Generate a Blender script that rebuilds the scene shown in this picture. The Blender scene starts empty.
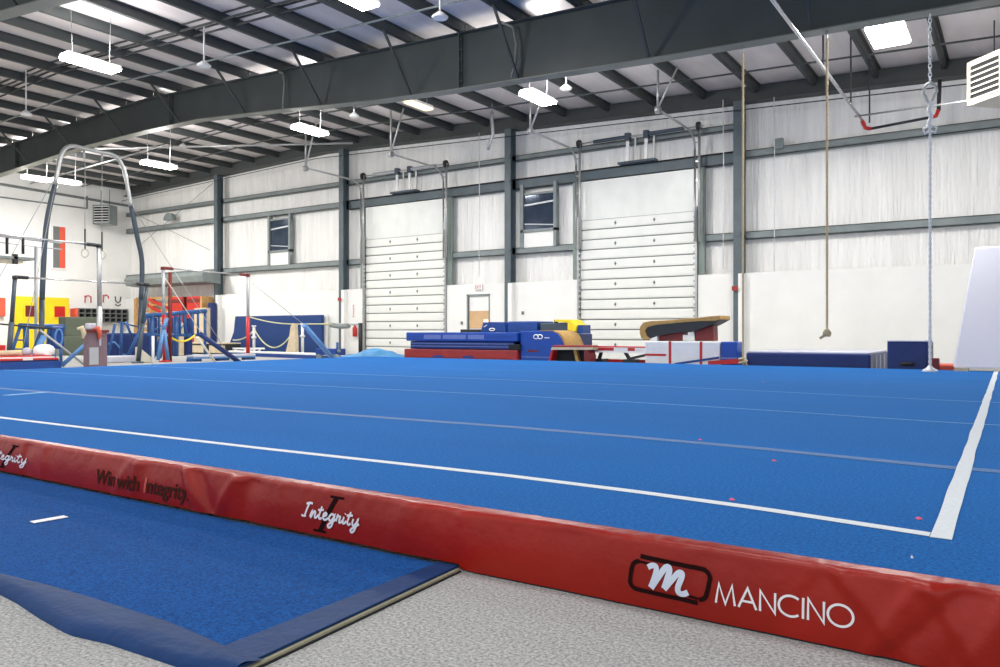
import bpy, bmesh, math, random
from mathutils import Vector, Matrix, noise
random.seed(7)
C = bpy.context.scene.collection
F = 783.0; CS, SN = 0.833, 0.5532; CAM = 0.8; HY = 332.0
# ---- measured points of the photo turned into places in the hall (x along back wall, y depth, z up)
def ray(px): 
    a = (px-500)/F
    return a*CS-SN, a*SN+CS
def PD(px, py, D):
    rx, ry = ray(px); z = D/ry
    return Vector((z*rx, D, CAM+(HY-py)*z/F))
def PX(px, py, X):
    rx, ry = ray(px); z = X/rx
    return Vector((X, z*ry, CAM+(HY-py)*z/F))
def XD(px, D): return PD(px, 300, D).x
def DX(px, X): return PX(px, 300, X).y
def ZD(px, py, D): return PD(px, py, D).z

# ---- materials
def newmat(name):
    m = bpy.data.materials.new(name); m.use_nodes = True
    nt = m.node_tree; b = nt.nodes['Principled BSDF']
    return m, nt, b
def lin(c):
    return tuple(((v/255)/12.92 if v/255 <= .04045 else ((v/255+.055)/1.055)**2.4) for v in c)+(1,)
def mat(name, rgb, rough=.6, metal=0, nscale=0, namt=.15, bump=0, bscale=None, stretch=(1,1,1), sheen=0, emit=0, spec=.5):
    m, nt, b = newmat(name); N = nt.nodes; L = nt.links
    col = lin(rgb)
    b.inputs['Base Color'].default_value = col
    b.inputs['Roughness'].default_value = rough
    b.inputs['Metallic'].default_value = metal
    b.inputs['Specular IOR Level'].default_value = spec
    if sheen:
        b.inputs['Sheen Weight'].default_value = sheen
        b.inputs['Sheen Roughness'].default_value = .5
    if emit:
        b.inputs['Emission Color'].default_value = col
        b.inputs['Emission Strength'].default_value = emit
    tc = N.new('ShaderNodeTexCoord'); mp = N.new('ShaderNodeMapping'); mp.inputs['Scale'].default_value = stretch
    L.new(tc.outputs['Object'], mp.inputs['Vector'])
    n = N.new('ShaderNodeTexNoise'); n.inputs['Scale'].default_value = nscale or 6; n.inputs['Detail'].default_value = 4
    L.new(mp.outputs['Vector'], n.inputs['Vector'])
    r = N.new('ShaderNodeValToRGB')
    amt = namt if nscale else .04
    r.color_ramp.elements[0].position = .3; r.color_ramp.elements[1].position = .7
    r.color_ramp.elements[0].color = tuple(max(0, c*(1-amt)) for c in col[:3])+(1,)
    r.color_ramp.elements[1].color = tuple(min(1, c*(1+amt)) for c in col[:3])+(1,)
    L.new(n.outputs['Fac'], r.inputs['Fac']); L.new(r.outputs['Color'], b.inputs['Base Color'])
    if bump:
        n2 = n
        if bscale:
            n2 = N.new('ShaderNodeTexNoise'); n2.inputs['Scale'].default_value = bscale; n2.inputs['Detail'].default_value = 3
            L.new(mp.outputs['Vector'], n2.inputs['Vector'])
        bp = N.new('ShaderNodeBump'); bp.inputs['Strength'].default_value = bump; bp.inputs['Distance'].default_value = .02
        L.new(n2.outputs['Fac'], bp.inputs['Height']); L.new(bp.outputs['Normal'], b.inputs['Normal'])
    return m
def carpet_mat(name, rgb, rgb2, sc=160, sheen=0, fleck=None, sheencol=(150,190,240)):
    m, nt, b = newmat(name); N = nt.nodes; L = nt.links
    tc = N.new('ShaderNodeTexCoord')
    n1 = N.new('ShaderNodeTexNoise'); n1.inputs['Scale'].default_value = sc; n1.inputs['Detail'].default_value = 5; n1.inputs['Roughness'].default_value=.75
    n2 = N.new('ShaderNodeTexNoise'); n2.inputs['Scale'].default_value = 1.3; n2.inputs['Detail'].default_value = 4
    mp = N.new('ShaderNodeMapping'); mp.inputs['Scale'].default_value = (.35, 1, 1)
    L.new(tc.outputs['Object'], mp.inputs['Vector'])
    L.new(tc.outputs['Object'], n1.inputs['Vector']); L.new(mp.outputs['Vector'], n2.inputs['Vector'])
    r = N.new('ShaderNodeValToRGB'); r.color_ramp.elements[0].position=.36; r.color_ramp.elements[1].position=.64
    r.color_ramp.elements[0].color = lin(rgb2); r.color_ramp.elements[1].color = lin(rgb)
    L.new(n1.outputs['Fac'], r.inputs['Fac'])
    mx = N.new('ShaderNodeMix'); mx.data_type='RGBA'; mx.blend_type='MULTIPLY'; mx.inputs[0].default_value=1
    r2 = N.new('ShaderNodeValToRGB'); r2.color_ramp.elements[0].position=.3; r2.color_ramp.elements[1].position=.7
    r2.color_ramp.elements[0].color=(.84,.84,.84,1); r2.color_ramp.elements[1].color=(1,1,1,1)
    L.new(n2.outputs['Fac'], r2.inputs['Fac']); L.new(r.outputs['Color'], mx.inputs[6]); L.new(r2.outputs['Color'], mx.inputs[7])
    out = mx.outputs[2]
    if fleck:
        v = N.new('ShaderNodeTexVoronoi'); v.inputs['Scale'].default_value = fleck[1]
        L.new(tc.outputs['Object'], v.inputs['Vector'])
        lt = N.new('ShaderNodeMath'); lt.operation='LESS_THAN'; lt.inputs[1].default_value=fleck[2]
        L.new(v.outputs['Distance'], lt.inputs[0])
        m2 = N.new('ShaderNodeMix'); m2.data_type='RGBA'; L.new(lt.outputs[0], m2.inputs[0]); L.new(out, m2.inputs[6]); m2.inputs[7].default_value=lin(fleck[0])
        out = m2.outputs[2]
    L.new(out, b.inputs['Base Color'])
    b.inputs['Roughness'].default_value=.95; b.inputs['Specular IOR Level'].default_value=.15
    b.inputs['Sheen Weight'].default_value=sheen; b.inputs['Sheen Roughness'].default_value=.45; b.inputs['Sheen Tint'].default_value=lin(sheencol)
    bp = N.new('ShaderNodeBump'); bp.inputs['Strength'].default_value=.5; bp.inputs['Distance'].default_value=.004
    L.new(n1.outputs['Fac'], bp.inputs['Height']); L.new(bp.outputs['Normal'], b.inputs['Normal'])
    return m
M = {}
M['blue_carpet'] = carpet_mat('blue_carpet', (12,108,190), (1,54,118), 85, .28, ((150,185,230), 17, .03), (90,175,255))
M['front_carpet'] = carpet_mat('front_carpet', (14,94,170), (2,46,108), 110, .08, ((150,185,230), 26, .025))
M['grey_carpet'] = carpet_mat('grey_carpet', (206,206,203), (122,122,122), 105, .05, None, (255,255,255))
def vinyl_skirt():
    m = mat('red_vinyl', (146,25,13), .36, nscale=2.5, namt=.12, bump=.10, bscale=38, spec=.3)
    return m
M['red_vinyl'] = vinyl_skirt()
M['navy_vinyl'] = mat('navy_vinyl', (22,56,104), .6, nscale=9, namt=.08, bump=.2, bscale=30, spec=.15)
M['white_line'] = mat('white_line', (215,222,226), .8, nscale=60, namt=.06, bump=.1)
M['seam'] = mat('seam_tape', (82,118,168), .8, nscale=50, namt=.15)
M['seam_thin'] = mat('seam_thin', (120,164,206), .8, nscale=50, namt=.15)
M['foam'] = mat('foam_edge', (170,166,140), .9, nscale=60, namt=.12)
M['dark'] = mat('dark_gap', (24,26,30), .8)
M['letter_white'] = mat('letter_white', (232,228,232), .5)
M['letter_dark'] = mat('letter_dark', (34,12,12), .9, spec=.1)
M['letter_grey'] = mat('letter_grey', (66,36,30), .9, spec=.1)
M['letter_orange'] = mat('letter_orange', (200,88,66), .5)
M['emblem_pale'] = mat('emblem_pale', (204,214,232), .5)
M['beam'] = mat('beam_steel', (74,80,79), .5, nscale=1.2, namt=.12, spec=.4)
M['flange'] = mat('flange_lit_steel', (118,122,114), .5, nscale=2, namt=.12)  # paler than the beam: light from below is put into this colour
M['purlin'] = mat('purlin_steel', (66,70,70), .6, nscale=3, namt=.1)
M['column'] = mat('column_steel', (84,97,103), .5, nscale=3, namt=.12)
M['girt'] = mat('girt_steel', (126,135,135), .5, nscale=3, namt=.12)
M['jamb'] = mat('jamb_steel', (124,136,130), .5, nscale=3, namt=.1)
M['galv'] = mat('galvanised', (178,180,180), .35, .6, nscale=20, namt=.12)
M['chrome'] = mat('chrome_rail', (205,206,208), .25, .8)
M['silver'] = mat('silver_paint', (176,180,184), .4, .3)
M['blackm'] = mat('black_metal', (34,36,40), .5)
M['darkslate'] = mat('dark_slate', (66,78,90), .45, .2)
M['white'] = mat('white_paint', (236,236,234), .5)
M['liner'] = mat('liner_panel', (236,236,233), .45, nscale=1.5, namt=.03, bump=.03)
def insul(name, rgb, b=.5):
    m = mat(name, rgb, .33, nscale=1.6, namt=.07, bump=b, bscale=4.5, stretch=(4, 4, .3))
    for n_ in m.node_tree.nodes:
        if n_.type=='BUMP': n_.inputs['Distance'].default_value=.09
    return m
M['insul'] = insul('wall_insulation', (244,243,240), .6)
M['roof'] = mat('roof_insulation', (228,220,218), .32, nscale=1.1, namt=.12, bump=.5, bscale=2.2, stretch=(2.2,.5,1))
M['sheet'] = mat('plastic_sheet', (228,230,226), .35, nscale=1.5, namt=.05, bump=.4, bscale=2, stretch=(1.5,1.5,1))
M['door_white'] = mat('door_white', (232,233,228), .45, nscale=2, namt=.03)
M['grey_dot'] = mat('hinge_grey', (120,124,124), .5, .3)
M['tan'] = mat('tan_suede', (178,142,84), .8, nscale=12, namt=.12, bump=.1)
M['tan_pale'] = mat('tan_pale', (206,190,160), .8, nscale=8, namt=.1)
M['wood'] = mat('wood_lattice', (196,152,96), .6, nscale=6, namt=.2)
M['rope'] = mat('tan_rope', (198,178,142), .9, nscale=80, namt=.3, bump=.6)
M['wrope'] = mat('white_rope', (226,228,230), .7, nscale=90, namt=.25, bump=.6)
M['yrope'] = mat('yellow_rope', (206,202,160), .8, nscale=60, namt=.2)
M['blue_mat'] = mat('blue_mat', (14,62,138), .42, nscale=5, namt=.08, bump=.12, bscale=9)
M['blue_mat2'] = mat('blue_mat_bright', (14,70,160), .42, nscale=5, namt=.08, bump=.12, bscale=9)
M['blue_deep'] = mat('blue_mat_deep', (11,40,102), .42, nscale=5, namt=.08, bump=.15, bscale=9)
M['blue_wall'] = mat('blue_wall_mat', (18,58,118), .5, nscale=3, namt=.06, bump=.06)
M['blue_faded'] = mat('blue_patch', (104,122,184), .5, nscale=20, namt=.1)
M['blue_metal'] = mat('blue_frame', (36,84,144), .4, nscale=9, namt=.12)
M['blue_light'] = mat('light_blue_frame', (88,134,188), .4, nscale=9, namt=.12)
M['sky_cloth'] = mat('sky_cloth', (62,128,176), .6, nscale=8, namt=.08, bump=.3)
M['red_mat'] = mat('red_mat', (156,44,42), .45, nscale=8, namt=.12, bump=.2)
M['red'] = mat('red_paint', (190,36,34), .4)
M['orange_red'] = mat('orange_red', (226,92,66), .5)
M['maroon'] = mat('maroon', (112,30,28), .5, nscale=6, namt=.1)
M['yellow'] = mat('yellow_paint', (232,206,30), .5, nscale=3, namt=.04)
M['green_grey'] = mat('green_grey_mat', (92,100,84), .6, nscale=4, namt=.08)
M['mauve'] = mat('mauve_brown', (122,100,108), .8, nscale=40, namt=.3)
M['lavender'] = mat('lavender_white', (188,189,202), .5, nscale=1.2, namt=.03, bump=.06)
M['glass'] = mat('window_glass', (60,72,90), .08, .3, nscale=2, namt=.25)
M['white_mat'] = mat('white_vinyl', (228,228,228), .4, nscale=5, namt=.03, bump=.15, bscale=8)
M['cream'] = mat('cream_metal', (206,200,184), .5)
M['cardboard'] = mat('cardboard', (206,170,128), .7, nscale=3, namt=.08)
M['lamp'] = mat('lamp_glow', (255,252,240), .5, emit=22)
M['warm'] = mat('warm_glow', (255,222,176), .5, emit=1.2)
M['pink'] = mat('pink_paper', (220,96,130), .7)

# ---- mesh builder
class MB:
    def __init__(s): s.v=[]; s.f=[]; s.sm=[]
    def add(s, vs, fs, smooth=False):
        o=len(s.v); s.v += [Vector(v) for v in vs]; s.f += [tuple(i+o for i in f) for f in fs]; s.sm += [smooth]*len(fs); return s
    def hexa(s, c):
        return s.add(c, [(0,3,2,1),(4,5,6,7),(0,1,5,4),(1,2,6,5),(2,3,7,6),(3,0,4,7)])
    def box(s, x0,x1,y0,y1,z0,z1):
        if x0>x1: x0,x1=x1,x0
        if y0>y1: y0,y1=y1,y0
        if z0>z1: z0,z1=z1,z0
        return s.hexa([(x0,y0,z0),(x1,y0,z0),(x1,y1,z0),(x0,y1,z0),(x0,y0,z1),(x1,y0,z1),(x1,y1,z1),(x0,y1,z1)])
    def bar(s, p, q, w, h=None, up=(0,0,1)):
        p=Vector(p); q=Vector(q); h=h or w; d=(q-p).normalized(); u=Vector(up)
        if abs(d.dot(u))>.98: u=Vector((0,1,0))
        a=d.cross(u).normalized()*(w/2); b=a.cross(d).normalized()*(h/2)
        return s.hexa([p-a-b,p+a-b,q+a-b,q-a-b,p-a+b,p+a+b,q+a+b,q-a+b])
    def tube(s, pts, r, n=10, closed=False, taper=None):
        pts=[Vector(p) for p in pts]; m=len(pts); vs=[]; fs=[]
        prev=None
        for i,p in enumerate(pts):
            if closed: d=(pts[(i+1)%m]-pts[i-1])
            else: d=(pts[min(i+1,m-1)]-pts[max(i-1,0)])
            d.normalize()
            if prev is None:
                u=Vector((0,0,1)) if abs(d.z)<.9 else Vector((1,0,0))
                a=d.cross(u).normalized()
            else:
                a=(prev-d*prev.dot(d)).normalized()
            prev=a; b=d.cross(a)
            rr = r if taper is None else taper[i]
            for k in range(n):
                t=2*math.pi*k/n; vs.append(p+a*math.cos(t)*rr+b*math.sin(t)*rr)
        for i in range(m if closed else m-1):
            j=(i+1)%m
            for k in range(n):
                l=(k+1)%n; fs.append((i*n+k,i*n+l,j*n+l,j*n+k))
        s.add(vs,fs,True)
        if not closed:
            s.add(vs[:n],[tuple(range(n))]); s.add(vs[-n:],[tuple(range(n-1,-1,-1))])
        return s
    def lathe(s, cx, cy, prof, n=24, axis='z'):
        vs=[];fs=[]
        for (r,z) in prof:
            for k in range(n):
                t=2*math.pi*k/n
                vs.append((cx+r*math.cos(t),cy+r*math.sin(t),z))
        for i in range(len(prof)-1):
            for k in range(n):
                l=(k+1)%n; fs.append((i*n+k,i*n+l,(i+1)*n+l,(i+1)*n+k))
        s.add(vs,fs,True); m=(len(prof)-1)*n
        s.add(vs[:n],[tuple(range(n-1,-1,-1))]); s.add(vs[m:],[tuple(range(n))]); return s
    def prismY(s, prof, y0, y1, smooth=False):   # profile of (x,z) pulled along y
        n=len(prof); a=[(x,y0,z) for x,z in prof]; b=[(x,y1,z) for x,z in prof]
        s.add(a+b,[(i,(i+1)%n,n+(i+1)%n,n+i) for i in range(n)],smooth)
        s.add(a,[tuple(range(n-1,-1,-1))]); s.add(b,[tuple(range(n))]); return s
    def prismX(s, prof, x0, x1, smooth=False):   # profile of (y,z) pulled along x
        n=len(prof); a=[(x0,y,z) for y,z in prof]; b=[(x1,y,z) for y,z in prof]
        s.add(a+b,[(i,(i+1)%n,n+(i+1)%n,n+i) for i in range(n)],smooth)
        s.add(a,[tuple(range(n-1,-1,-1))]); s.add(b,[tuple(range(n))]); return s
    def build(s, name, m, parent=None, bevel=0, top=False):
        me=bpy.data.meshes.new(name)
        if parent is not None:
            off=parent['_w'] if '_w' in parent else None
            off=Vector(parent['_w'])
        else:
            xs=[v.x for v in s.v]; ys=[v.y for v in s.v]; zs=[v.z for v in s.v]
            off=Vector(((min(xs)+max(xs))/2,(min(ys)+max(ys))/2,min(zs)))
        me.from_pydata([v-off for v in s.v],[],s.f)
        for p,q in zip(me.polygons,s.sm): p.use_smooth=q
        bm=bmesh.new(); bm.from_mesh(me)
        bmesh.ops.remove_doubles(bm, verts=bm.verts, dist=1e-5)
        bmesh.ops.recalc_face_normals(bm, faces=bm.faces)
        bm.to_mesh(me); bm.free()
        me.materials.append(m)
        o=bpy.data.objects.new(name,me); C.objects.link(o)
        o['_w']=tuple(off)
        if parent is not None: o.parent=parent
        else: o.location=off
        # a child's local frame sits at the parent's origin: keep '_w' for grandchildren
        if bevel:
            b=o.modifiers.new('bevel','BEVEL'); b.width=bevel; b.segments=2; b.limit_method='ANGLE'; b.angle_limit=math.radians(50)
        return o
ALL=[]
def thing(name, label, cat, loc, group=None):
    o=bpy.data.objects.new(name,None); C.objects.link(o); o.empty_display_size=.1
    o.location=loc; o['_w']=tuple(loc); o['label']=label; o['category']=cat
    if group: o['group']=group
    return o
def tag(o, label, cat, group=None):
    o['label']=label; o['category']=cat
    if group: o['group']=group
    return o
def struct(o): o['kind']='structure'; return o
def B(): return MB()

# =====================================================  SHELL
WD = 20.5            # back wall depth
XL = -34.1; XR = 7.0; YF = -3.5; RID = -21.3
def roofz(x): return CAM+6.80-(.042*(x-RID) if x>RID else .031*(RID-x))   # top of the frames
def deck(x): return roofz(x)+.215
struct(B().box(XL-.3,XR,YF,WD+.4,-.2,0).build('floor',M['grey_carpet']))
# back wall, with real openings for doors and windows filled by their own pieces
m=B(); m.add([(XL,WD+.12,0),(XR,WD+.12,0),(XR,WD+.12,deck(XR)),(RID,WD+.12,deck(RID)),(XL,WD+.12,deck(XL)),
              (XL,WD+.3,0),(XR,WD+.3,0),(XR,WD+.3,deck(XR)),(RID,WD+.3,deck(RID)),(XL,WD+.3,deck(XL))],
             [(0,1,2,3,4),(9,8,7,6,5),(0,5,6,1),(1,6,7,2),(2,7,8,3),(3,8,9,4),(4,9,5,0)])
struct(m.build('wall_back',M['insul']))
struct(B().box(XL-.2,XL,YF,WD+.3,0,deck(XL)).build('wall_left',M['liner']))
m=B(); 
for a,b in ((XL,RID),(RID,XR)):
    m.hexa([(a,YF,deck(a)),(b,YF,deck(b)),(b,WD+.3,deck(b)),(a,WD+.3,deck(a)),(a,YF,deck(a)+.1),(b,YF,deck(b)+.1),(b,WD+.3,deck(b)+.1),(a,WD+.3,deck(a)+.1)])
struct(m.build('ceiling',M['roof']))
# purlins (Z sections), running away from the camera
k=0; x=-16.8-1.4*12
while x<XR:
    if x>XL+.2:
        z=roofz(x)+.005; m=B()
        for (y0,y1) in ((YF,6.45),(6.47,13.39),(13.41,WD)):
            m.box(x-.012,x+.012,y0,y1,z,z+.20); m.box(x-.085,x,y0,y1,z,z+.02); m.box(x,x+.07,y0,y1,z+.18,z+.20)
        m.build('trim_%d'%(k+1),M['purlin'])['kind']='structure'; k+=1
    x+=1.4
NT=k
def trim(mb, mt, bevel=0, parent=None):
    global NT
    NT+=1; o=mb.build('trim_%d'%NT, mt, parent, bevel); o['kind']='structure'; return o
# angle bridging between purlins
for yy in (3.2,3.45,10.45,10.8,17.0,):
    m=B()
    for a,b in ((XL,RID),(RID,XR)):
        m.bar((a,yy,roofz(a)+.06),(b,yy,roofz(b)+.06),.035,.035)
    trim(m,M['purlin'])
for yy in (10.45,10.8,17.0):
    m=B()
    for a,b in ((XL,RID),(RID,XR)):
        m.bar((a,yy,roofz(a)+.19),(b,yy,roofz(b)+.19),.03,.03)
    trim(m,M['purlin'])
# main rigid frames
bot=[(-34,5.45),(-30.3,5.6),(-24.6,5.86),(-21.2,5.885),(-18.8,5.84),(-15.2,5.56),(-12.2,5.28),(-10.2,5.16),(-5.8,4.96),(-3.8,4.89),(0,4.79),(7,4.6)]
def bz(x):
    for (a,za),(b,zb) in zip(bot,bot[1:]):
        if a<=x<=b: return CAM+za+(zb-za)*(x-a)/(b-a)
    return CAM+4.6
def frame(D, label):
    t=thing('roof_beam',label,'beam',(RID,D,bz(RID)),None)
    xs=[b[0] for b in bot]; w=B(); fb=B(); ft=B()
    for a,b in zip(xs,xs[1:]):
        w.hexa([(a,D-.01,bz(a)),(b,D-.01,bz(b)),(b,D+.01,bz(b)),(a,D+.01,bz(a)),(a,D-.01,roofz(a)),(b,D-.01,roofz(b)),(b,D+.01,roofz(b)),(a,D+.01,roofz(a))])
        fb.hexa([(a,D-.14,bz(a)-.02),(b,D-.14,bz(b)-.02),(b,D+.14,bz(b)-.02),(a,D+.14,bz(a)-.02),(a,D-.14,bz(a)),(b,D-.14,bz(b)),(b,D+.14,bz(b)),(a,D+.14,bz(a))])
        ft.hexa([(a,D-.14,roofz(a)-.02),(b,D-.14,roofz(b)-.02),(b,D+.14,roofz(b)-.02),(a,D+.14,roofz(a)-.02),(a,D-.14,roofz(a)),(b,D-.14,roofz(b)),(b,D+.14,roofz(b)),(a,D+.14,roofz(a))])
    w.build('web_plate',M['beam'],t); fb.build('bottom_flange',M['flange'],t); ft.build('top_flange',M['beam'],t)
    for x in (XD(19,13.4),XD(173,13.4),XD(462,13.4),2.5):
        s=B(); s.box(x-.015,x+.015,D-.13,D+.13,bz(x),roofz(x)-.02)
        s.box(x-.035,x+.035,D-.05,D-.01,bz(x),roofz(x)-.03)
        for q in range(5):
            z=bz(x)+.15+(roofz(x)-bz(x)-.3)*q/4
            s.box(x-.06,x+.06,D-.10,D-.07,z-.02,z+.02)
        s.build('splice_plate',M['beam'],t)
    x=-16.8-2.8*6
    while x<4:
        if x>XL+.4:
            for sgn in (-1,1):
                b=B(); b.bar((x-.06*0,D+sgn*1.0,roofz(x)+.03),(x,D+sgn*.1,bz(x)+.02),.045,.045)
                b.build('flange_brace',M['purlin'],t)
        x+=2.8
    return t
frame(13.4,'deep tapered grey steel roof beam running across the middle of the ceiling')
frame(6.55,'nearer grey steel roof beam just showing in the top left corner')
# rafter on the back wall, with the dark band of wall angle above
m=B()
for a,b in ((XL,RID),(RID,XR)):
    m.hexa([(a,WD-.25,roofz(a)-.22),(b,WD-.25,roofz(b)-.22),(b,WD+.1,roofz(b)-.22),(a,WD+.1,roofz(a)-.22),(a,WD-.25,roofz(a)-.20),(b,WD-.25,roofz(b)-.20),(b,WD+.1,roofz(b)-.20),(a,WD+.1,roofz(a)-.20)])
    m.hexa([(a,WD-.1,roofz(a)-.22),(b,WD-.1,roofz(b)-.22),(b,WD-.08,roofz(b)-.22),(a,WD-.08,roofz(a)-.22),(a,WD-.1,roofz(a)+.2),(b,WD-.1,roofz(b)+.2),(b,WD-.08,roofz(b)+.2),(a,WD-.08,roofz(a)+.2)])
trim(m,M['purlin'])
# girts
colx=[XD(p,WD-.36) for p in (215.5,341,507.5,737.5)]+[XD(738,WD-.2)+7.2]
def girt(x0,x1,z,h=.2,d=.2,mt='girt'):
    m=B(); m.box(x0,x1,WD-.1,WD+.1,z+h/2-.02,z+h/2); m.box(x0,x1,WD-.1,WD-.08,z-h/2,z+h/2); m.box(x0,x1,WD-.1,WD+.1,z-h/2,z-h/2+.02)
    trim(m,M[mt])
dr=[(XD(365,20.3),XD(445,20.3)),(XD(580,20.3),XD(695,20.3))]
bays=[XL]+colx+[XR]
for i,(a,b) in enumerate(zip(bays,bays[1:])):
    a+=.0; b-=.0
    if i<=3: girt(a,b,CAM+5.36,.16)
    if i in (2,3):
        girt(a,b,CAM+4.55,.30,mt='column'); trim(B().box(a,b,WD-.16,WD-.10,CAM+4.68,CAM+4.71),M['dark'])
    else: girt(a,b,CAM+4.60,.20)
    # lower girt stops at the overhead doors
    segs=[(a,b)]
    for d0,d1 in dr:
        ns=[]
        for s0,s1 in segs:
            if d0-.25>s0 and d1+.25<s1: ns+= [(s0,d0-.2),(d1+.2,s1)]
            else: ns.append((s0,s1))
        segs=ns
    for s0,s1 in segs: girt(s0,s1,CAM+2.50,.2)
# lower liner panels, interrupted by doors
x0s=[XL+.02]; ex0,ex1=XD(467,20.3),XD(489.8,20.3)
segs=[(XL+.02,dr[0][0]-.08),(dr[0][1]+.08,ex0),(ex1,dr[1][0]-.08),(dr[1][1]+.08,XR)]
for s0,s1 in segs:
    trim(B().box(s0,s1,WD-.2,WD-.12,0,CAM+1.52),M['liner'])
trim(B().box(ex0,ex1,WD-.2,WD-.12,2.0,CAM+1.52),M['liner'])
# columns
def column(x,label):
    t=thing('steel_column',label,'column',(x,WD-.2,0))
    zt=roofz(x)-.22
    m=B().box(x-.11,x+.11,WD-.36,WD-.34,0,zt); m.build('flange',M['column'],t)
    m=B().box(x-.01,x+.01,WD-.34,WD-.1,0,zt); m.build('web',M['column'],t)
    m=B().box(x-.13,x+.13,WD-.1,WD-.085,0,zt); m.build('flange',M['column'],t)
    m=B()
    for zz in (CAM+2.5,CAM+4.6,CAM+5.36): m.box(x-.08,x+.08,WD-.38,WD-.36,zz-.05,zz+.05)
    m.build('bolt_plate',M['column'],t)
lab=['slate steel column leftmost on the back wall, beside the red cabinets','slate steel column just left of the left overhead door','slate steel column between the two overhead doors','slate steel column right of the right overhead door','slate steel column hidden past the right edge']
for x,l in zip(colx[:4],lab):
    column(x,l)
    trim(B().box(x+.02,x+.16,WD-.375,WD-.365,0,CAM+1.50).box(x+.15,x+.16,WD-.365,WD-.2,0,CAM+1.50),M['liner'])
# overhead doors
def overhead(n,x0,x1):
    H=4.05; y=WD-.14
    t=bpy.data.objects.new('door_%d'%n,None); C.objects.link(t); t.location=((x0+x1)/2,y,0); t['_w']=tuple(t.location); t['kind']='structure'
    B().box(x0,x1,y+.03,y+.05,0,H).build('door_backing',M['grey_dot'],t)
    m=B(); rows=14; h=H/rows
    for r in range(rows):
        z=r*h
        m.box(x0,x1,y,y+.03,z+.015,z+h-.015)
        m.box(x0,x1,y-.012,y,z+.04,z+h-.04)
    m.build('slat_panel',M['door_white'],t,bevel=.006)
    m=B()
    for r in range(1,rows,2):
        for fx in (.32,.66):
            xx=x0+(x1-x0)*fx; zc=(r+.5)*h; hb=B().box(xx-.03,xx+.03,y-.03,y-.01,zc-.02,zc+.02); hb.box(xx-.012,xx+.012,y-.03,y-.012,zc-.05,zc+.05); hb.build('hinge',M['grey_dot'],t)
    for xx,sg in ((x0,-1),(x1,1)):
        # notched track angle down both sides
        m=B().box(xx+sg*.02,xx+sg*.07,y-.12,y-.04,0,H+.1)
        for q in range(26): m.box(xx-sg*.03,xx+sg*.02,y-.11,y-.06,.1+q*H/26,.16+q*H/26)
        m.build('guide_track',M['galv'],t)
        B().box(xx+sg*.07,xx+sg*.25,y-.03,y+.1,CAM+1.54,CAM+4.38).build('jamb_post',M['jamb'],t)
    # plastic sheet above the curtain
    B().box(x0-.05,x1+.05,y+.02,y+.05,H,CAM+4.38).build('sheet_panel',M['sheet'],t)
    return t
overhead(1,*dr[0]); overhead(2,*dr[1])
# lifting gear of each overhead door
def gear(x0,x1,which,light,ly):
    z0=CAM+ly; y=WD-.35; zc=z0-.35
    t=thing('door_lift_gear','curved tracks and spring shaft above the %s overhead door'%which,'door track',((x0+x1)/2,y,4.1),'lifting gear of the overhead doors') 
    for xx in (x0-.05,x1+.05):
        pts=[(xx,y,3.2),(xx,y,z0-.6)]
        for q in range(7):
            a=q/6*math.pi/2; pts.append((xx,y-.45*(1-math.cos(a)),z0-.6+.45*math.sin(a)))
        pts.append((xx,WD-2.9,z0-.12))
        B().tube(pts,.03,8).build('curved_track',M['galv'],t)
        B().tube([(xx+.12,y,3.2),(xx+.12,y,z0+.05)],.035,8).build('vertical_track',M['galv'],t)
        for zz in (z0-1.4,z0-.9,z0-.4): B().bar((xx,y,zz),(xx+.12,y,zz),.03).build('rung',M['galv'],t)
        m=B(); m.tube([(xx,WD-2.9,z0-.15),(xx,WD-2.9,roofz(xx)+.02)],.028,8); m.tube([(xx,WD-2.9,z0-.1),(xx+.5,WD-2.9,roofz(xx)+.02)],.025,8)
        m.build('hanger',M['galv'],t)
        m=B(); m.tube([(xx-.05,WD-2.9,z0-.14),(xx+.06,WD-2.9,z0-.14)],.09,12); m.build('pulley_wheel',M['galv'],t)
        m=B(); m.tube([(xx+.06,y+.0,z0+.02),(xx+.14,y,z0+.02)],.12,14); m.build('cable_drum',M['blackm'],t)
    B().tube([(x0,y,z0+.02),(x1+.3,y,z0+.02)],.018,8).build('shaft',M['galv'],t)
    L=x1-x0; xm=x0+L*.47
    for a,b in ((x0+.15*L,xm-.1),(xm+.55,xm+.55+.3*L)):
        pts=[(a+(b-a)*i/10,y,z0+.02) for i in range(11)]
        m=B().tube(pts,.055,12)
        m.build('torsion_spring',M['silver'] if light else M['darkslate'],t)
    for a in (xm-.05,xm+.5):
        m=B().box(a-.045,a+.045,y-.02,y+.02,CAM+4.72,z0+.1); m.box(a+.16,a+.20,y+.1,y+.13,CAM+4.72,z0)
        m.build('bracket_post',M['white'],t)
        B().box(a-.07,a+.07,y-.06,y+.1,z0-.10,z0+.12).build('bearing_block',M['darkslate'],t)
    B().box(xm-.35,xm+.75,y-.02,y+.25,CAM+4.70,CAM+4.76).build('base_plate',M['darkslate'],t)
gear(dr[0][0],dr[0][1],'left',True,5.42); gear(dr[1][0],dr[1][1],'right',False,5.42)
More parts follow.
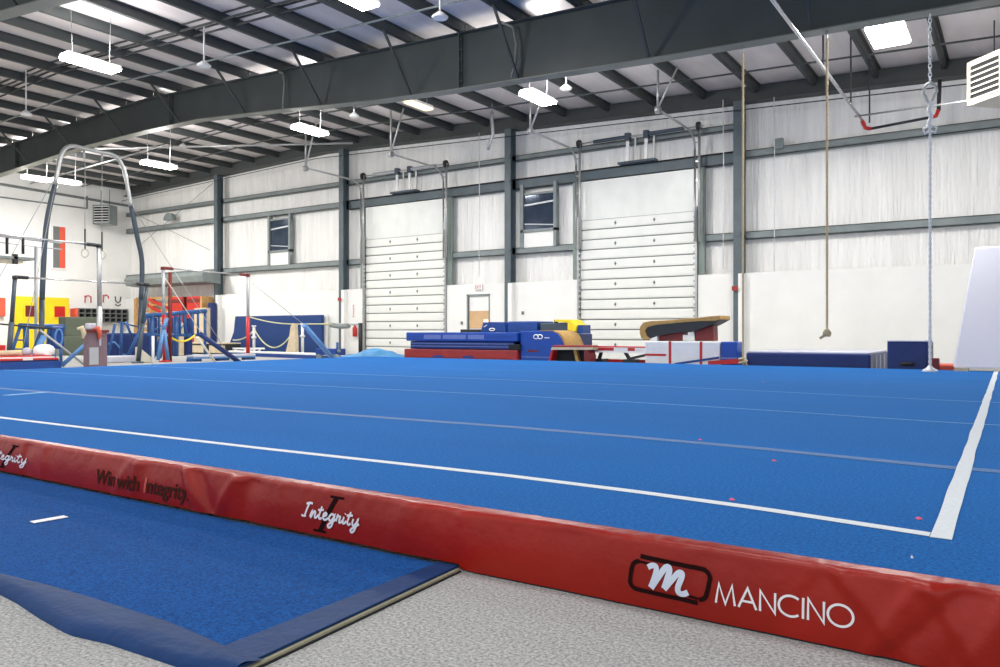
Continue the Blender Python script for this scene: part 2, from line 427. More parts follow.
# exit door and sign
t=bpy.data.objects.new('door_3',None); C.objects.link(t); t.location=((ex0+ex1)/2,WD-.15,0); t['_w']=tuple(t.location); t['kind']='structure'
m=B().box(ex0,ex0+.05,WD-.22,WD-.1,0,2.0); m.box(ex1-.03,ex1,WD-.22,WD-.1,0,2.0); m.box(ex0,ex1,WD-.22,WD-.1,1.95,2.0); m.build('door_frame',M['girt'],t)
B().box(ex0+.07,ex1-.05,WD-.16,WD-.12,0,1.95).build('door_leaf',M['white'],t)
B().box(ex0+.08,ex1-.06,WD-.18,WD-.16,.92,1.47).build('tan_panel',M['cardboard'],t)
B().box(ex1-.24,ex1-.08,WD-.185,WD-.18,1.08,1.2).build('glow_patch',M['warm'],t)  # warm spot of light on the door, put in as a glowing patch
def ftext(txt, size, origin, axx, axz, mt, name, parent, depth=.004, shear=0, spacing=1, xs=1):
    cu=bpy.data.curves.new(name,'FONT'); cu.body=txt; cu.size=size; cu.extrude=0; cu.shear=shear; cu.space_character=spacing
    ob=bpy.data.objects.new(name,cu); C.objects.link(ob)
    dg=bpy.context.evaluated_depsgraph_get(); me=bpy.data.meshes.new_from_object(ob.evaluated_get(dg))
    vs=[v.co.copy() for v in me.vertices]; fs=[tuple(p.vertices) for p in me.polygons]
    bpy.data.objects.remove(ob); bpy.data.curves.remove(cu)
    ax=Vector(axx); az=Vector(axz); o=Vector(origin)
    m=B(); m.add([o+ax*v.x*xs+az*v.y for v in vs],fs)
    return m
p=PD(477.5,287,WD-.3)
t=thing('exit_sign','small white sign with red letters above the exit door','sign',(p.x,WD-.27,p.z-.1))
B().box(p.x-.15,p.x+.15,WD-.27,WD-.21,p.z-.09,p.z+.09).build('sign_box',M['white'],t,bevel=.008)
m=ftext('EXIT',.15,(p.x-.125,WD-.275,p.z-.05),(1,0,0),(0,0,1),M['red'],'letters',t,xs=.8); m.build('lettering',M['red'],t)
# windows
def window(n,px0,px1,pt,pg,ps):
    y=WD-.12; x0,x1=XD(px0,y),XD(px1,y); zt=CAM+4.5; zb=CAM+2.58; zs=ZD((px0+px1)/2,ps,y); zg=ZD((px0+px1)/2,pg,y)
    t=bpy.data.objects.new('window_%d'%n,None); C.objects.link(t); t.location=((x0+x1)/2,y,zs); t['_w']=tuple(t.location); t['kind']='structure'
    m=B().box(x0,x0+.1,y-.05,y+.12,zb,zt); m.box(x1-.1,x1,y-.05,y+.12,zb,zt); m.box(x0,x1,y-.05,y+.12,zs-.05,zs+.03); m.box(x0,x1,y-.02,y+.12,zg,zg+.06)
    m.build('window_frame',M['girt'],t)
    B().box(x0+.1,x1-.1,y+.02,y+.05,zs,zg).build('pane',M['glass'],t)
    B().box(x0+.1,x1-.1,y+.0,y+.1,zb,zs-.05).build('sill_panel',M['liner'],t)
    m=B(); m.bar((x0+.12,y+.01,zs+(zg-zs)*.72),(x1-.12,y+.01,zs+(zg-zs)*.78),.02,.05); m.bar((x0+.12,y+.01,zs+(zg-zs)*.2),(x1-.12,y+.01,zs+(zg-zs)*.12),.02,.03); m.build('glazing_bar',M['silver'],t)
window(1,268.5,291,213,220,251); window(2,521,557,191,194,230)

# =====================================================  CEILING FITTINGS
def light(x,y,z,label,L=1.25,W=.42,on=True,power=150,wires=True):
    t=thing('ceiling_light',label,'ceiling light',(x,y,z))
    m=B(); m.prismX([(0,0),(0,0.001)],0,0) if False else None
    prof=[(-W/2,-.0),(-W/2+.06,.09),(W/2-.06,.09),(W/2,0),(W/2-.01,0),(W/2-.065,.075),(-W/2+.065,.075),(-W/2+.01,0)]
    b=B(); b.prismY([(x+a,z+c) for a,c in prof[:4]]+[(x+a,z+c) for a,c in prof[4:]],y-L/2,y+L/2); b.build('housing',M['white'],t)
    B().box(x-W/2+.02,x+W/2-.02,y-L/2+.02,y+L/2-.02,z-.035,z+.03).build('diffuser',M['lamp'] if on else M['warm'],t,bevel=.01)
    zt=roofz(x)+.05
    for sy in (-1,1):
        B().tube([(x,y+sy*L*.35,z+.09),(x+.05*sy,y+sy*L*.35,zt)],.006,6).build('hanging_wire',M['galv'],t)
    if power:
        ld=bpy.data.lights.new('lamp_light','AREA'); ld.shape='RECTANGLE'; ld.size=W; ld.size_y=L; ld.energy=power; ld.color=(1,.985,.95)
        lo=bpy.data.objects.new('lamp_light',ld); C.objects.link(lo); lo.location=(x,y,z-.04)
        lu=bpy.data.lights.new('roof_fill','POINT'); lu.energy=power*.75; lu.shadow_soft_size=.3; lu.color=(1,.98,.96)  # added point fill above the fixture, only to brighten the roof
        lo=bpy.data.objects.new('roof_fill',lu); C.objects.link(lo); lo.location=(x,y,z+.3)
PW=165
light(-15.8,8.7,CAM+5.47,'glowing white strip light hanging near the top left of the ceiling',L=1.1,power=PW*.8)
light(-9.15,9.25,CAM+5.5,'glowing strip light cut off by the top edge, in front of the big beam',L=1.2,power=PW*.8)
light(-16.1,14.9,CAM+5.48,'bright strip light below the beam, above the left door tracks',L=1.05,power=PW)
light(-9.0,15.1,CAM+5.24,'bright strip light below the beam between the two overhead doors',L=1.05,power=PW)
light(-1.85,14.6,CAM+5.0,'large square bright light at the upper right near the white rope',L=1.05,W=.6,power=PW)
light(-22.9,14.8,CAM+5.32,'bright strip light to the right of the tall ring frame top',L=1.1,power=PW)
for px_,py_,D_,l_ in ((66,182,14.9,'warm glowing strip light seen through the ring frame, farther right one'),(37,179,14.25,'warm glowing strip light nearest the left wall')):
    q=PD(px_,py_,D_); light(q.x,q.y,q.z,l_,L=.95,power=PW)
light(-12.7,15.4,CAM+5.75,'small dim warm light tucked under the middle of the big beam',L=.9,W=.3,on=False,power=0)
for x in (-22.5,-15.8,-9.1,-2):
    for y in (3.4,-2.0):
        ld=bpy.data.lights.new('hall_light','AREA'); ld.shape='RECTANGLE'; ld.size=.5; ld.size_y=1.3; ld.energy=80; ld.color=(1,.985,.95)
        lo=bpy.data.objects.new('hall_light',ld); C.objects.link(lo); lo.location=(x,y,CAM+5.5)
def pendant(px,py,D,label):
    p=PD(px,py,D); t=thing('ceiling_pendant',label,'ceiling fitting',(p.x,p.y,p.z-.08),'small pendant fittings under the roof')
    B().tube([(p.x,p.y,p.z),(p.x,p.y,roofz(p.x)+.1)],.018,8).build('stem',M['white'],t)
    B().lathe(p.x,p.y,[(.13,p.z-.08),(.15,p.z-.05),(.09,p.z+.0),(.03,p.z+.05)],20).build('dome',M['white'],t)
for a,l in (((26,112,10.2),'farthest left small white domed fitting hanging by the left beam end'),((204,63,10.6),'small white domed fitting hanging left of the middle, before the beam'),((440,14,11),'small white domed fitting by the top edge above the beam'),
            ((183,145,17),'small white domed fitting above the leftmost column'),((354,114,17),'small white domed fitting right of the left bright light'),((566,86,16.2),'small white domed fitting beside the middle bright light')):
    pendant(*a,l)
# pipes under the purlins
def roofpipe(y,dz,label,r=.022,mt='purlin',x0=XL+.3,x1=XR-1):
    m=B(); m.tube([(x0,y,roofz(x0)-dz),(RID,y,roofz(RID)-dz),(x1,y,roofz(x1)-dz)],r,8)
    tag(m.build('sprinkler_pipe',M[mt]),label,'pipe')
roofpipe(11.7,.12,'thin dark pipe hung under the roof before the big beam',.022,'girt')
roofpipe(18.2,.12,'thin dark pipe hung under the roof between the beam and back wall')
roofpipe(WD-.5,.50,'thin dark cable line running high along the back wall',.014,'blackm')
tag(B().tube([(XL+.5,16.0,roofz(XL)-.35),(-24.5,16.0,roofz(-24.5)-.3)],.03,8).build('conduit',M['galv']),'pale horizontal conduit below the roof at the upper left','pipe')
tag(B().tube([(-27,15.0,roofz(-27)-.2),(-19,19.5,roofz(-19)-.25)],.035,8).build('conduit',M['galv']),'pale diagonal conduit crossing under the roof left of the leftmost column','pipe')
# conduit drop on the beam
x=XD(283,13.2); tag(B().tube([(x,13.2,bz(x)+.0),(x,13.25,roofz(x)-.35),(x-.06,13.25,roofz(x)-.1),(x-.2,13.25,roofz(x)-.05)],.03,8).build('conduit',M['flange']),'short vertical conduit bent against the middle of the big beam','pipe')
x=XD(515,13.2); tag(B().tube([(x-.1,13.22,bz(x)+.02),(x,13.22,bz(x)+.3),(x+.02,13.22,roofz(x)-.5),(x-.05,13.2,roofz(x)-.15),(x-.3,13.0,roofz(x)-.04)],.03,8).build('conduit',M['flange']),'bent vertical conduit on the big beam above the middle bright light','pipe')
# bent hanging pipe near the middle column
p0=PD(492,112,18.5); m=B().tube([p0,PD(492,118,18.5),PD(493,134,18.5),PD(489,145,18.5),PD(488,150,18.5)],.05,10); m.tube([PD(492,112,18.5),(p0.x,18.5,roofz(p0.x)+.1)],.02,6)
tag(m.build('hanging_pipe',M['galv']),'short crooked grey pipe hanging left of the middle column top','pipe')
# gas pipe run on the right
gx=-2.88; gz=CAM+4.64
t=thing('gas_pipe','silver pipe run from the top right beam to the back wall with dark elbow section','pipe',(gx,14,gz))
B().tube([(gx,7.0,gz),(gx,19.0,gz)],.03,10).build('silver_pipe',M['chrome'],t)
B().tube([(gx,18.7,gz-.02),(gx,19.1,gz-.08),(gx+.1,19.15,gz-.1)],.042,10).build('elbow',M['red'],t)
B().tube([(gx+.1,19.15,gz-.1),(-1.55,19.15,gz-.02)],.03,10).build('dark_pipe',M['blackm'],t)
B().tube([(-1.62,19.15,gz-.03),(-1.5,19.15,gz-.01),(-1.45,19.15,gz+.12)],.042,10).build('elbow',M['red'],t)
B().tube([(-1.45,19.15,gz+.1),(-1.43,19.15,gz+.75)],.04,10).build('dark_riser',M['blackm'],t)
for y,xo in ((14.6,0),(17.3,0),(19.0,.1)):
    B().bar((gx+xo,y,gz),(gx+xo,y,roofz(gx)+.02),.03).build('hanger_rod',M['blackm'],t)
tag(B().tube([PD(855,116.5,18.4),PD(930,106,17.2),PD(968,101,16.0)],.02,8).build('heater_pipe',M['galv']),'thin pale pipe leading to the heater at the upper right','pipe')
# heaters
def heater(c,rot,w,h,d,label,side='cream'):
    t=thing('unit_heater',label,'heater',(c[0],c[1],c[2]-h/2))
    R=Matrix.Rotation(rot,4,'Z'); c=Vector(c)
    def put(mb,name,mt,bv=0):
        for v in mb.v:
            q=R@Vector(v); v.x,v.y,v.z=q.x+c.x,q.y+c.y,q.z+c.z
        return mb.build(name,M[mt],t,bevel=bv)
    put(B().box(-w/2,w/2,0,d,-h/2,h/2),'casing',side,.01)
    m=B().box(-w/2,w/2,-.03,0,-h/2,-h/2+.06); m.box(-w/2,w/2,-.03,0,h/2-.06,h/2); m.box(-w/2,-w/2+.06,-.03,0,-h/2,h/2); m.box(w/2-.06,w/2,-.03,0,-h/2,h/2); put(m,'front_frame',side)
    put(B().box(-w/2+.06,w/2-.06,-.004,.0,-h/2+.06,h/2-.06),'grille_backing','dark')
    for q in range(7):
        z=-h/2+.09+(h-.17)*q/6
        m=B(); m.hexa([(-w/2+.06,-.035,z-.015),(w/2-.06,-.035,z-.015),(w/2-.06,-.005,z+.005),(-w/2+.06,-.005,z+.005),(-w/2+.06,-.035,z-.005),(w/2-.06,-.035,z-.005),(w/2-.06,-.005,z+.025),(-w/2+.06,-.005,z+.025)])
        put(m,'louvre',side if side=='cream' else 'white')
    m=B().tube([(-w/4,d/2,h/2),(-w/4,d/2,h/2+.7)],.012,6); put(m,'hanging_rod','blackm')
    m=B().tube([(w/4,d/2,h/2),(w/4,d/2,h/2+.7)],.012,6); put(m,'hanging_rod','blackm')
pl=PD(968.5,86,15.9); pr=Vector((pl.x+.52,pl.y-.52,0))
heater(((pl.x+pr.x)/2,(pl.y+pr.y)/2,pl.z+.02),-math.pi/4,.74,.76,.7,'cream louvred unit heater hanging at the upper right edge')
p=PX(101.5,214.5,-33.2); heater((p.x,p.y,p.z),math.radians(28),.78,.85,.55,'grey louvred unit heater hanging high on the far left wall','girt')

# =====================================================  FLOOR MATS
# spring floor
FX0=-13.4; FX1=3.0; FY0=2.15; FY1=14.2; TH=.2
t=thing('spring_floor','large blue carpeted gymnastics floor with white boundary lines','gym floor',((FX0+FX1)/2,(FY0+FY1)/2,0))
m=B()
nx,ny=60,50
def fz(x,y): return TH+.004*noise.noise(Vector((x*.5,y*.5,0)))
vs=[(FX0+(FX1-FX0)*i/nx,FY0+(FY1-FY0)*j/ny,TH) for j in range(ny+1) for i in range(nx+1)]
fs=[(j*(nx+1)+i,j*(nx+1)+i+1,(j+1)*(nx+1)+i+1,(j+1)*(nx+1)+i) for j in range(ny) for i in range(nx)]
m.box(FX0,FX1,FY0+.02,FY1,.09,TH)
m.build('carpet_surface',M['blue_carpet'],t)
B().box(FX0+.03,FX1-.03,FY0+.04,FY1-.03,0.0,.09).build('foam_base',M['blue_deep'],t)
def bow(x,y):
    k=y/2.63; u=x/k; P=[(-6.5,0),(-5.2,.01),(-3.28,.05),(-1.8,.11),(-1.2,.10),(-.75,.072),(-.2,0),(1,0)]
    if u<=P[0][0]: return 0
    for (a,va),(b,vb) in zip(P,P[1:]):
        if a<=u<=b: return (va+(vb-va)*(u-a)/(b-a))*k
    return 0
def strip(x0,x1,y0,y1,mt,name='boundary_line',wob=0,z=TH,par=None,sl=0):
    m=B(); n=160; vs=[];
    along_x=abs(x1-x0)>abs(y1-y0)
    for i in range(n+1):
        f=i/n; w1=wob*noise.noise(Vector((f*22,3.1,0))); w2=wob*noise.noise(Vector((f*22,9.7,0)))
        if along_x:
            x=x0+(x1-x0)*f; bb=bow(x,y0); vs+= [(x,y0+w1+bb,z+.0015),(x,y1+w2+bb,z+.0015)]
        else:
            y=y0+(y1-y0)*f; vs+= [(x0+w1+sl*f,y,z+.0015),(x1+w2+sl*f,y,z+.0015)]
    fs=[(2*i,2*i+1,2*i+3,2*i+2) for i in range(n)]
    m.add(vs,fs)
    # thin underside so it is a real tape
    m.add([(v[0],v[1],z) for v in vs],fs)
    return m.build(name,M[mt],par or t)
strip(FX0+.6,-.222,2.605,2.658,'white_line','boundary_line')
strip(-.219,-.163,2.60,FY1-.1,'white_line','boundary_line',.007,z=TH+.0004,sl=-.11)
strip(FX0,FX1,3.945,4.035,'seam','seam_line',.002)
for y in (5.97,7.89): strip(FX0,FX1,y-.012,y+.014,'seam_thin','seam_line',.002)
for y in (9.85,11.8): strip(FX0,FX1,y-.006,y+.006,'seam','seam_line',.002)
p=PD(5,395.3,1); 
def floorpt(px,py,h):
    z=F*(CAM-h)/(py-HY); rx,ry=ray(px); return Vector((z*rx,z*ry,h))
a=floorpt(5,395.5,TH+.0006); b=floorpt(46,392.2,TH+.0006)
def tape(a,b,w,label,mt,z,name='tape_mark'):
    d=(b-a); n=Vector((-d.y,d.x,0)).normalized()*w/2
    m=B(); m.add([a-n,b-n,b+n,a+n,(a-n)+Vector((0,0,.002)),(b-n)+Vector((0,0,.002)),(b+n)+Vector((0,0,.002)),(a+n)+Vector((0,0,.002))],[(0,3,2,1),(4,5,6,7),(0,1,5,4),(1,2,6,5),(2,3,7,6),(3,0,4,7)])
    return tag(m.build(name,M[mt]),label,'tape')
tape(a,b,.10,'faint pale tape mark on the blue floor at the left edge','seam_thin',TH)
# scraps
for (px,py,mt,l) in ((919,519,'pink','pink paper scrap near the white corner of the floor'),(774,461,'pink','pink paper scrap on the blue floor, between the seam and front line'),(700,440,'pink','small pink paper scrap lying farther back beside a floor seam'),
                   (732,500,'pink','small pink paper scrap just behind the front white line'),(763,382,'pink','tiny pink scrap far back on the blue floor'),(912,558,'letter_white','tiny white fleck in front of the front white line')):
    q=floorpt(px,py,TH+.002); s=.012 if mt=='pink' else .004
    m=B(); m.add([q+Vector((-s,0,0)),q+Vector((0,-s*.7,0)),q+Vector((s,.003,0)),q+Vector((.3*s,s,.003)),q+Vector((-.2*s,.2*s,.008))],[(0,1,2,3),(0,1,4),(1,2,4),(2,3,4),(3,0,4)])
    tag(m.build('paper_scrap',M[mt]),l,'scrap')

# ---- red side skirt (surface function shared with its lettering)
folds=[]  # (x at mid height, lean, width, amp)
def fx(px,py=500): return PD(px,py,2.12).x
rs=random.Random(3)
for px,lean,w,a in ((43,.1,.05,.008),(124,.7,.10,.012),(136,.25,.05,.010),(192,-.5,.07,.014),(205,-.9,.07,-.014),(226,.7,.06,.018),(247,.2,.08,-.012),(280,.0,.015,.004),
                   (400,.4,.12,.008),(470,-.3,.15,.008),(560,.2,.10,-.006),(610,0,.02,.004),(690,.5,.04,-.003),(800,.8,.06,-.004),(872,-.9,.05,.010),(890,.6,.04,.010),(925,.9,.05,-.010),(955,-.6,.04,.012),(985,.5,.05,.012)):
    folds.append((fx(px),lean,w,a))
x=-15
while x<-4.4: folds.append((x,rs.uniform(-.8,.8),rs.uniform(.06,.15),rs.uniform(-.01,.012))); x+=.35
def disp(x,z):
    d=0
    for fx0,lean,w,a in folds:
        u=(x-fx0-lean*(z-.1))/w
        if -3<u<3: d+=a*math.exp(-u*u if u>0 else -u*u*7)*(.55+z*4)
    d+=.004*noise.noise(Vector((x*2.2,z*5,1.3)))+.0016*noise.noise(Vector((x*11,z*14,5)))
    # puckers just under the top hem
    d+=.005*max(0,(z-.15)/.05)*noise.noise(Vector((x*26,z*6,2)))
    return d
def skirt(x,t):   # t 0 bottom .. 1 over the top edge
    zb=.006 if x>-1.56 else .021
    if t<.86:
        s=t/.86; z=zb+(.186-zb)*s
        y=2.112+.010*s-.008*math.sin(math.pi*s)-disp(x,z)
    else:
        s=(t-.86)/.14; a=s*math.pi/2
        y0=2.112+.010-disp(x,.186)*(1-s)
        y=y0+.02*(1-math.cos(a)); z=.186+.018*math.sin(a)+.0025*noise.noise(Vector((x*30,s*4,7)))
    return y,z
def skirty(x,z):
    zb=.006 if x>-1.56 else .021
    s=(z-zb)/(.186-zb); s=max(0,min(1,s))
    return 2.112+.010*s-.008*math.sin(math.pi*s)-disp(x,z)
sk=thing('floor_skirt','long red vinyl side panel with white and dark lettering along the floor edge','side panel',(-5,2.1,0))
xs=[]; x=-16.0
while x<3: xs.append(x); x+= .03 if x<-5 else .011
NT_=26; vs=[];fs=[]
for x in xs:
    for j in range(NT_+1):
        y,z=skirt(x,j/NT_); vs.append((x,y,z))
    y,z=skirt(x,1); vs.append((x,y+.05,.2015+.0015*noise.noise(Vector((x*24,0,3)))))
n=NT_+2
for i in range(len(xs)-1):
    for j in range(n-1): fs.append((i*n+j,(i+1)*n+j,(i+1)*n+j+1,i*n+j+1))
m=B(); m.add(vs,fs,True); m.build('vinyl_panel',M['red_vinyl'],sk)
# dark strip standing in for the shade under the panel
m=B().box(-1.5,3,2.118,2.16,0,.012); m.build('floor_side_shadow_strip',M['dark'],sk).name='shadow_strip'
def onskirt(m2, name, mt, off=.0025, cut=.012):
    bm=bmesh.new()
    vv=[bm.verts.new((v.x,0,v.z)) for v in m2.v]
    for f in m2.f:
        try: bm.faces.new([vv[i] for i in f])
        except ValueError: pass
    bmesh.ops.triangulate(bm,faces=bm.faces)
    for _ in range(4):
        es=[e for e in bm.edges if e.calc_length()>cut]
        if not es: break
        bmesh.ops.subdivide_edges(bm,edges=es,cuts=1)
        bmesh.ops.triangulate(bm,faces=bm.faces)
    k=B(); bm.verts.index_update()
    k.add([(v.co.x,skirty(v.co.x,v.co.z)-off,v.co.z) for v in bm.verts],[tuple(v.index for v in f.verts) for f in bm.faces])
    bm.free(); o=k.build(name,M[mt],sk)
    return o
def ribbon(m, pts, w, closed=False, cap=True, wfun=None):
    n=len(pts); L=[];R=[]
    for i in range(n):
        p=Vector(pts[i]);
        a=Vector(pts[i-1]) if (i>0 or closed) else p; b=Vector(pts[(i+1)%n]) if (i<n-1 or closed) else p
        d1=(p-a); d2=(b-p)
        if d1.length<1e-9: d1=d2
        if d2.length<1e-9: d2=d1
        d1=d1.normalized(); d2=d2.normalized(); d=(d1+d2)
        if d.length<1e-6: d=d1
        d.normalize(); nn=Vector((-d.y,d.x)); c=max(.45,nn.dot(Vector((-d1.y,d1.x))))
        ww=w if wfun is None else wfun(i/(n-1))*w
        L.append(p+nn*ww/2/c); R.append(p-nn*ww/2/c)
    vs=[(q.x,0,q.y) for q in L]+[(q.x,0,q.y) for q in R]
    fs=[(i,(i+1)%n,n+(i+1)%n,n+i) for i in range(n if closed else n-1)]
    m.add(vs,fs)
def arc(cx,cy,rx,ry,a0,a1,n=24): return [(cx+rx*math.cos(math.radians(a0+(a1-a0)*i/n)),cy+ry*math.sin(math.radians(a0+(a1-a0)*i/n))) for i in range(n+1)]
def catmull(P,n=8):
    P=[Vector(p) for p in P]; out=[]
    for i in range(len(P)-1):
        p0=P[max(i-1,0)];p1=P[i];p2=P[i+1];p3=P[min(i+2,len(P)-1)]
        for k in range(n):
            t=k/n; out.append(.5*((2*p1)+(p2-p0)*t+(2*p0-5*p1+4*p2-p3)*t*t+(3*p1-p0-3*p2+p3)*t**3))
    out.append(P[-1]); return [(q.x,q.y) for q in out]
# maker's name in thin capitals
glyph={'M':([[(0,0),(.14,1),(.46,.02),(.78,1),(.92,0)]],.92),'A':([[(0,0),(.42,1),(.84,0)],[(.15,.34),(.69,.34)]],.84),'N':([[(0,0),(0,1),(.68,0),(.68,1)]],.68),
 'C':([arc(.52,.5,.52,.5,48,312)],.90),'I':([[(0,0),(0,1)]],.0),'O':([arc(.53,.5,.53,.5,0,360,36)],1.06)}
m=B(); cur=0; adv=[]; gap=.17
for ch in 'MANCINO': adv.append(cur); cur+=glyph[ch][1]+gap+(.05 if ch=='I' else 0)
tot=cur-gap; X0,X1=fx(717.5),fx(854); Hc=.053; sx=(X1-X0)/tot; zb0=.0615
for ch,c in zip('MANCINO',adv):
    for st in glyph[ch][0]:
        ribbon(m,[(X0+(c+q[0])*sx,zb0+q[1]*Hc) for q in st],.0062)
onskirt(m,'maker_lettering','letter_white')
# square emblem: open rounded frame and a swashed m
ex,ez=(fx(631)+fx(711))/2,.1000; ew,eh=(fx(709)-fx(629)),.096
def rr(n=6,w=ew,h=eh,r=.026,sh=.12):
    pts=[]
    for cx,cz,a in ((w/2-r,h/2-r,0),(-w/2+r,h/2-r,90),(-w/2+r,-h/2+r,180),(w/2-r,-h/2+r,270)):
        for i in range(n+1):
            t=math.radians(a+90*i/n); pts.append((cx+r*math.cos(t),cz+r*math.sin(t)))
    return [(ex+x+sh*z,ez+z) for x,z in pts]
R=rr(); m=B()
# frame runs in two hooked pieces, open at upper left and lower right
n=len(R)//4
top=[(ex-ew*.38,ez+eh/2+.000)]+[R[i] for i in range(n-1,-1,-1)]+[(R[0][0]-.003,R[0][1]-.03)]
right=[(ex-ew*.40+.01,ez+eh/2+.004),(ex+ew/2-.03+.006,ez+eh/2-.004)]+arc(ex+ew/2-.024,ez+eh/2-.026,.024,.022,90,0,6)+[(ex+ew/2-.006,ez-.012)]+arc(ex+ew/2-.034,ez-.018,.026,.022,0,-80,6)
left=[(ex+ew*.40-.01,ez-eh/2-.002),(ex-ew/2+.03,ez-eh/2+.004)]+arc(ex-ew/2+.028,ez-eh/2+.026,.024,.022,-90,-180,6)+[(ex-ew/2+.008,ez+.012)]+arc(ex-ew/2+.036,ez+.018,.026,.020,180,100,6)
ribbon(m,right,.0125); ribbon(m,left,.0125)
ribbon(m,[(ex-ew/2+.03,ez+.037),(ex-ew*.22,ez+.034)],.007); ribbon(m,[(ex+ew*.2,ez-.034),(ex+ew/2-.032,ez-.038)],.007)
onskirt(m,'emblem_frame','letter_dark')
m=B()
s_=catmull([(-.095,.028),(-.075,.036),(-.06,.034),(-.058,.02),(-.07,-.012),(-.082,-.034)],6)
def em(p): return [(ex+.004+x*.68,ez+z*.90) for x,z in p]
ribbon(m,em(s_),.0155)
ribbon(m,em(catmull([(-.080,-.036),(-.05,.0),(-.02,.034),(-.004,.038),(.0,.026),(-.012,-.006),(-.022,-.03)],6)),.017)
ribbon(m,em(catmull([(-.022,-.032),(.01,.0),(.038,.026),(.054,.026),(.052,.012),(.038,-.018),(.042,-.034),(.06,-.036),(.08,-.028)],6)),.016)
onskirt(m,'emblem_letter','emblem_pale',.0035)
# script word with a tall dark capital behind it
scr=[  # polylines in a 6.2 x 1 box, baseline 0, x height .5
 [(.0,.02),(.2,.0),(.42,.05)],[(.30,.04),(.42,.5),(.56,.98)],[(.32,.92),(.6,1.02),(.86,1.0)],
 [(.78,.0),(.84,.25),(.92,.46),(.9,.2),(.86,.02),(1.0,.3),(1.14,.48),(1.22,.4),(1.18,.15),(1.22,.02),(1.36,.08),(1.5,.28)],
 [(1.72,.92),(1.6,.4),(1.56,.1),(1.66,.0),(1.82,.1)],[(1.42,.62),(1.64,.66),(1.92,.7)],
 [(1.90,.22),(2.12,.3),(2.22,.44),(2.12,.52),(1.96,.38),(1.94,.12),(2.08,.0),(2.28,.08),(2.4,.2)],
 [(2.88,.46),(2.66,.5),(2.48,.3),(2.5,.06),(2.66,.04),(2.84,.26),(2.92,.48),(2.86,.1),(2.74,-.34),(2.52,-.5),(2.42,-.36),(2.6,-.16),(2.9,.06),(3.06,.2)],
 [(3.08,.06),(3.14,.34),(3.18,.52),(3.3,.42),(3.42,.44),(3.36,.2),(3.38,.02),(3.52,.06),(3.64,.22)],
 [(3.74,.48),(3.68,.2),(3.7,.02),(3.84,.06),(3.98,.24)],[(3.80,.68),(3.82,.74)],
 [(4.26,.92),(4.12,.4),(4.08,.1),(4.2,.0),(4.36,.12)],[(3.94,.62),(4.18,.66),(4.46,.7)],
 [(4.56,.48),(4.5,.2),(4.56,.02),(4.7,.06),(4.86,.28),(4.94,.5),(4.86,.1),(4.7,-.34),(4.5,-.5),(4.4,-.36),(4.58,-.16),(4.9,.06),(5.06,.2)]]
def script(px0,px1,zb,hh,dark):
    x0,x1=fx(px0),fx(px1); sx=(x1-x0)/5.1
    # tall capital
    m=B(); (ax,az0),(bx,az1)=dark
    top=(fx(bx),az1); botp=(fx(ax),az0); wv=.013
    ribbon(m,[botp,((botp[0]+top[0])/2,(botp[1]+top[1])/2),top],.021)
    ribbon(m,[(top[0]-.034,top[1]),(top[0]+.038,top[1])],.009); ribbon(m,[(botp[0]-.036,botp[1]),(botp[0]+.032,botp[1])],.009)
    onskirt(m,'capital_letter','letter_dark')
    m=B()
    for st in scr:
        q=catmull(st,5); ribbon(m,[(x0+(a+.12*b)*sx,zb+b*hh-.003*(a/5)) for a,b in q],.0085)
    onskirt(m,'script_lettering','letter_white',.0038)
script(304,362,.0885,.052,((322,.040),(337,.176)))
script(-9,28,.090,.050,((4,.045),(16,.172)))
# slogan
def bold(txt):
    cu=bpy.data.curves.new('t','FONT'); cu.body=txt; cu.size=1; cu.offset=.022
    ob=bpy.data.objects.new('t',cu); C.objects.link(ob)
    me=bpy.data.meshes.new_from_object(ob.evaluated_get(bpy.context.evaluated_depsgraph_get()))
    r=[v.co.copy() for v in me.vertices],[tuple(p.vertices) for p in me.polygons]
    bpy.data.objects.remove(ob); bpy.data.curves.remove(cu); return r
def slogan():
    x0,x1=fx(98),fx(192); W=max(v.x for v in bold('Win with Integrity.')[0]); dot=max(v.x for v in bold('.')[0])
    for pre,wd,mt in (('','Win','letter_grey'),('Win ','with','letter_grey'),('Win with ','I','letter_orange'),('Win with I','ntegrity.','letter_grey')):
        st=(max(v.x for v in bold(pre+'.')[0])-dot) if pre else 0
        vs,fs=bold(wd); m=B()
        m.add([(x0+(v.x+st)*(x1-x0)/W+.30*v.y*.085,0,.060+v.y*.098) for v in vs],fs)
        onskirt(m,'slogan_word',mt,.003)
slogan()

# ---- front mat
FT=.018
t=thing('roll_out_mat','blue carpeted mat with navy vinyl border lying before the red panel','mat',(-4,1.5,0))
cor=floorpt(236,672,FT); e1=floorpt(454,568,FT)
dirr=(e1-cor).normalized()                       # right edge, away from camera
l0=floorpt(41,617,FT); l1=floorpt(0,588,FT)
far=2.10
def alongR(y): return cor+dirr*((y-cor.y)/dirr.y)
bw=.165
near=[alongR(cor.y)]
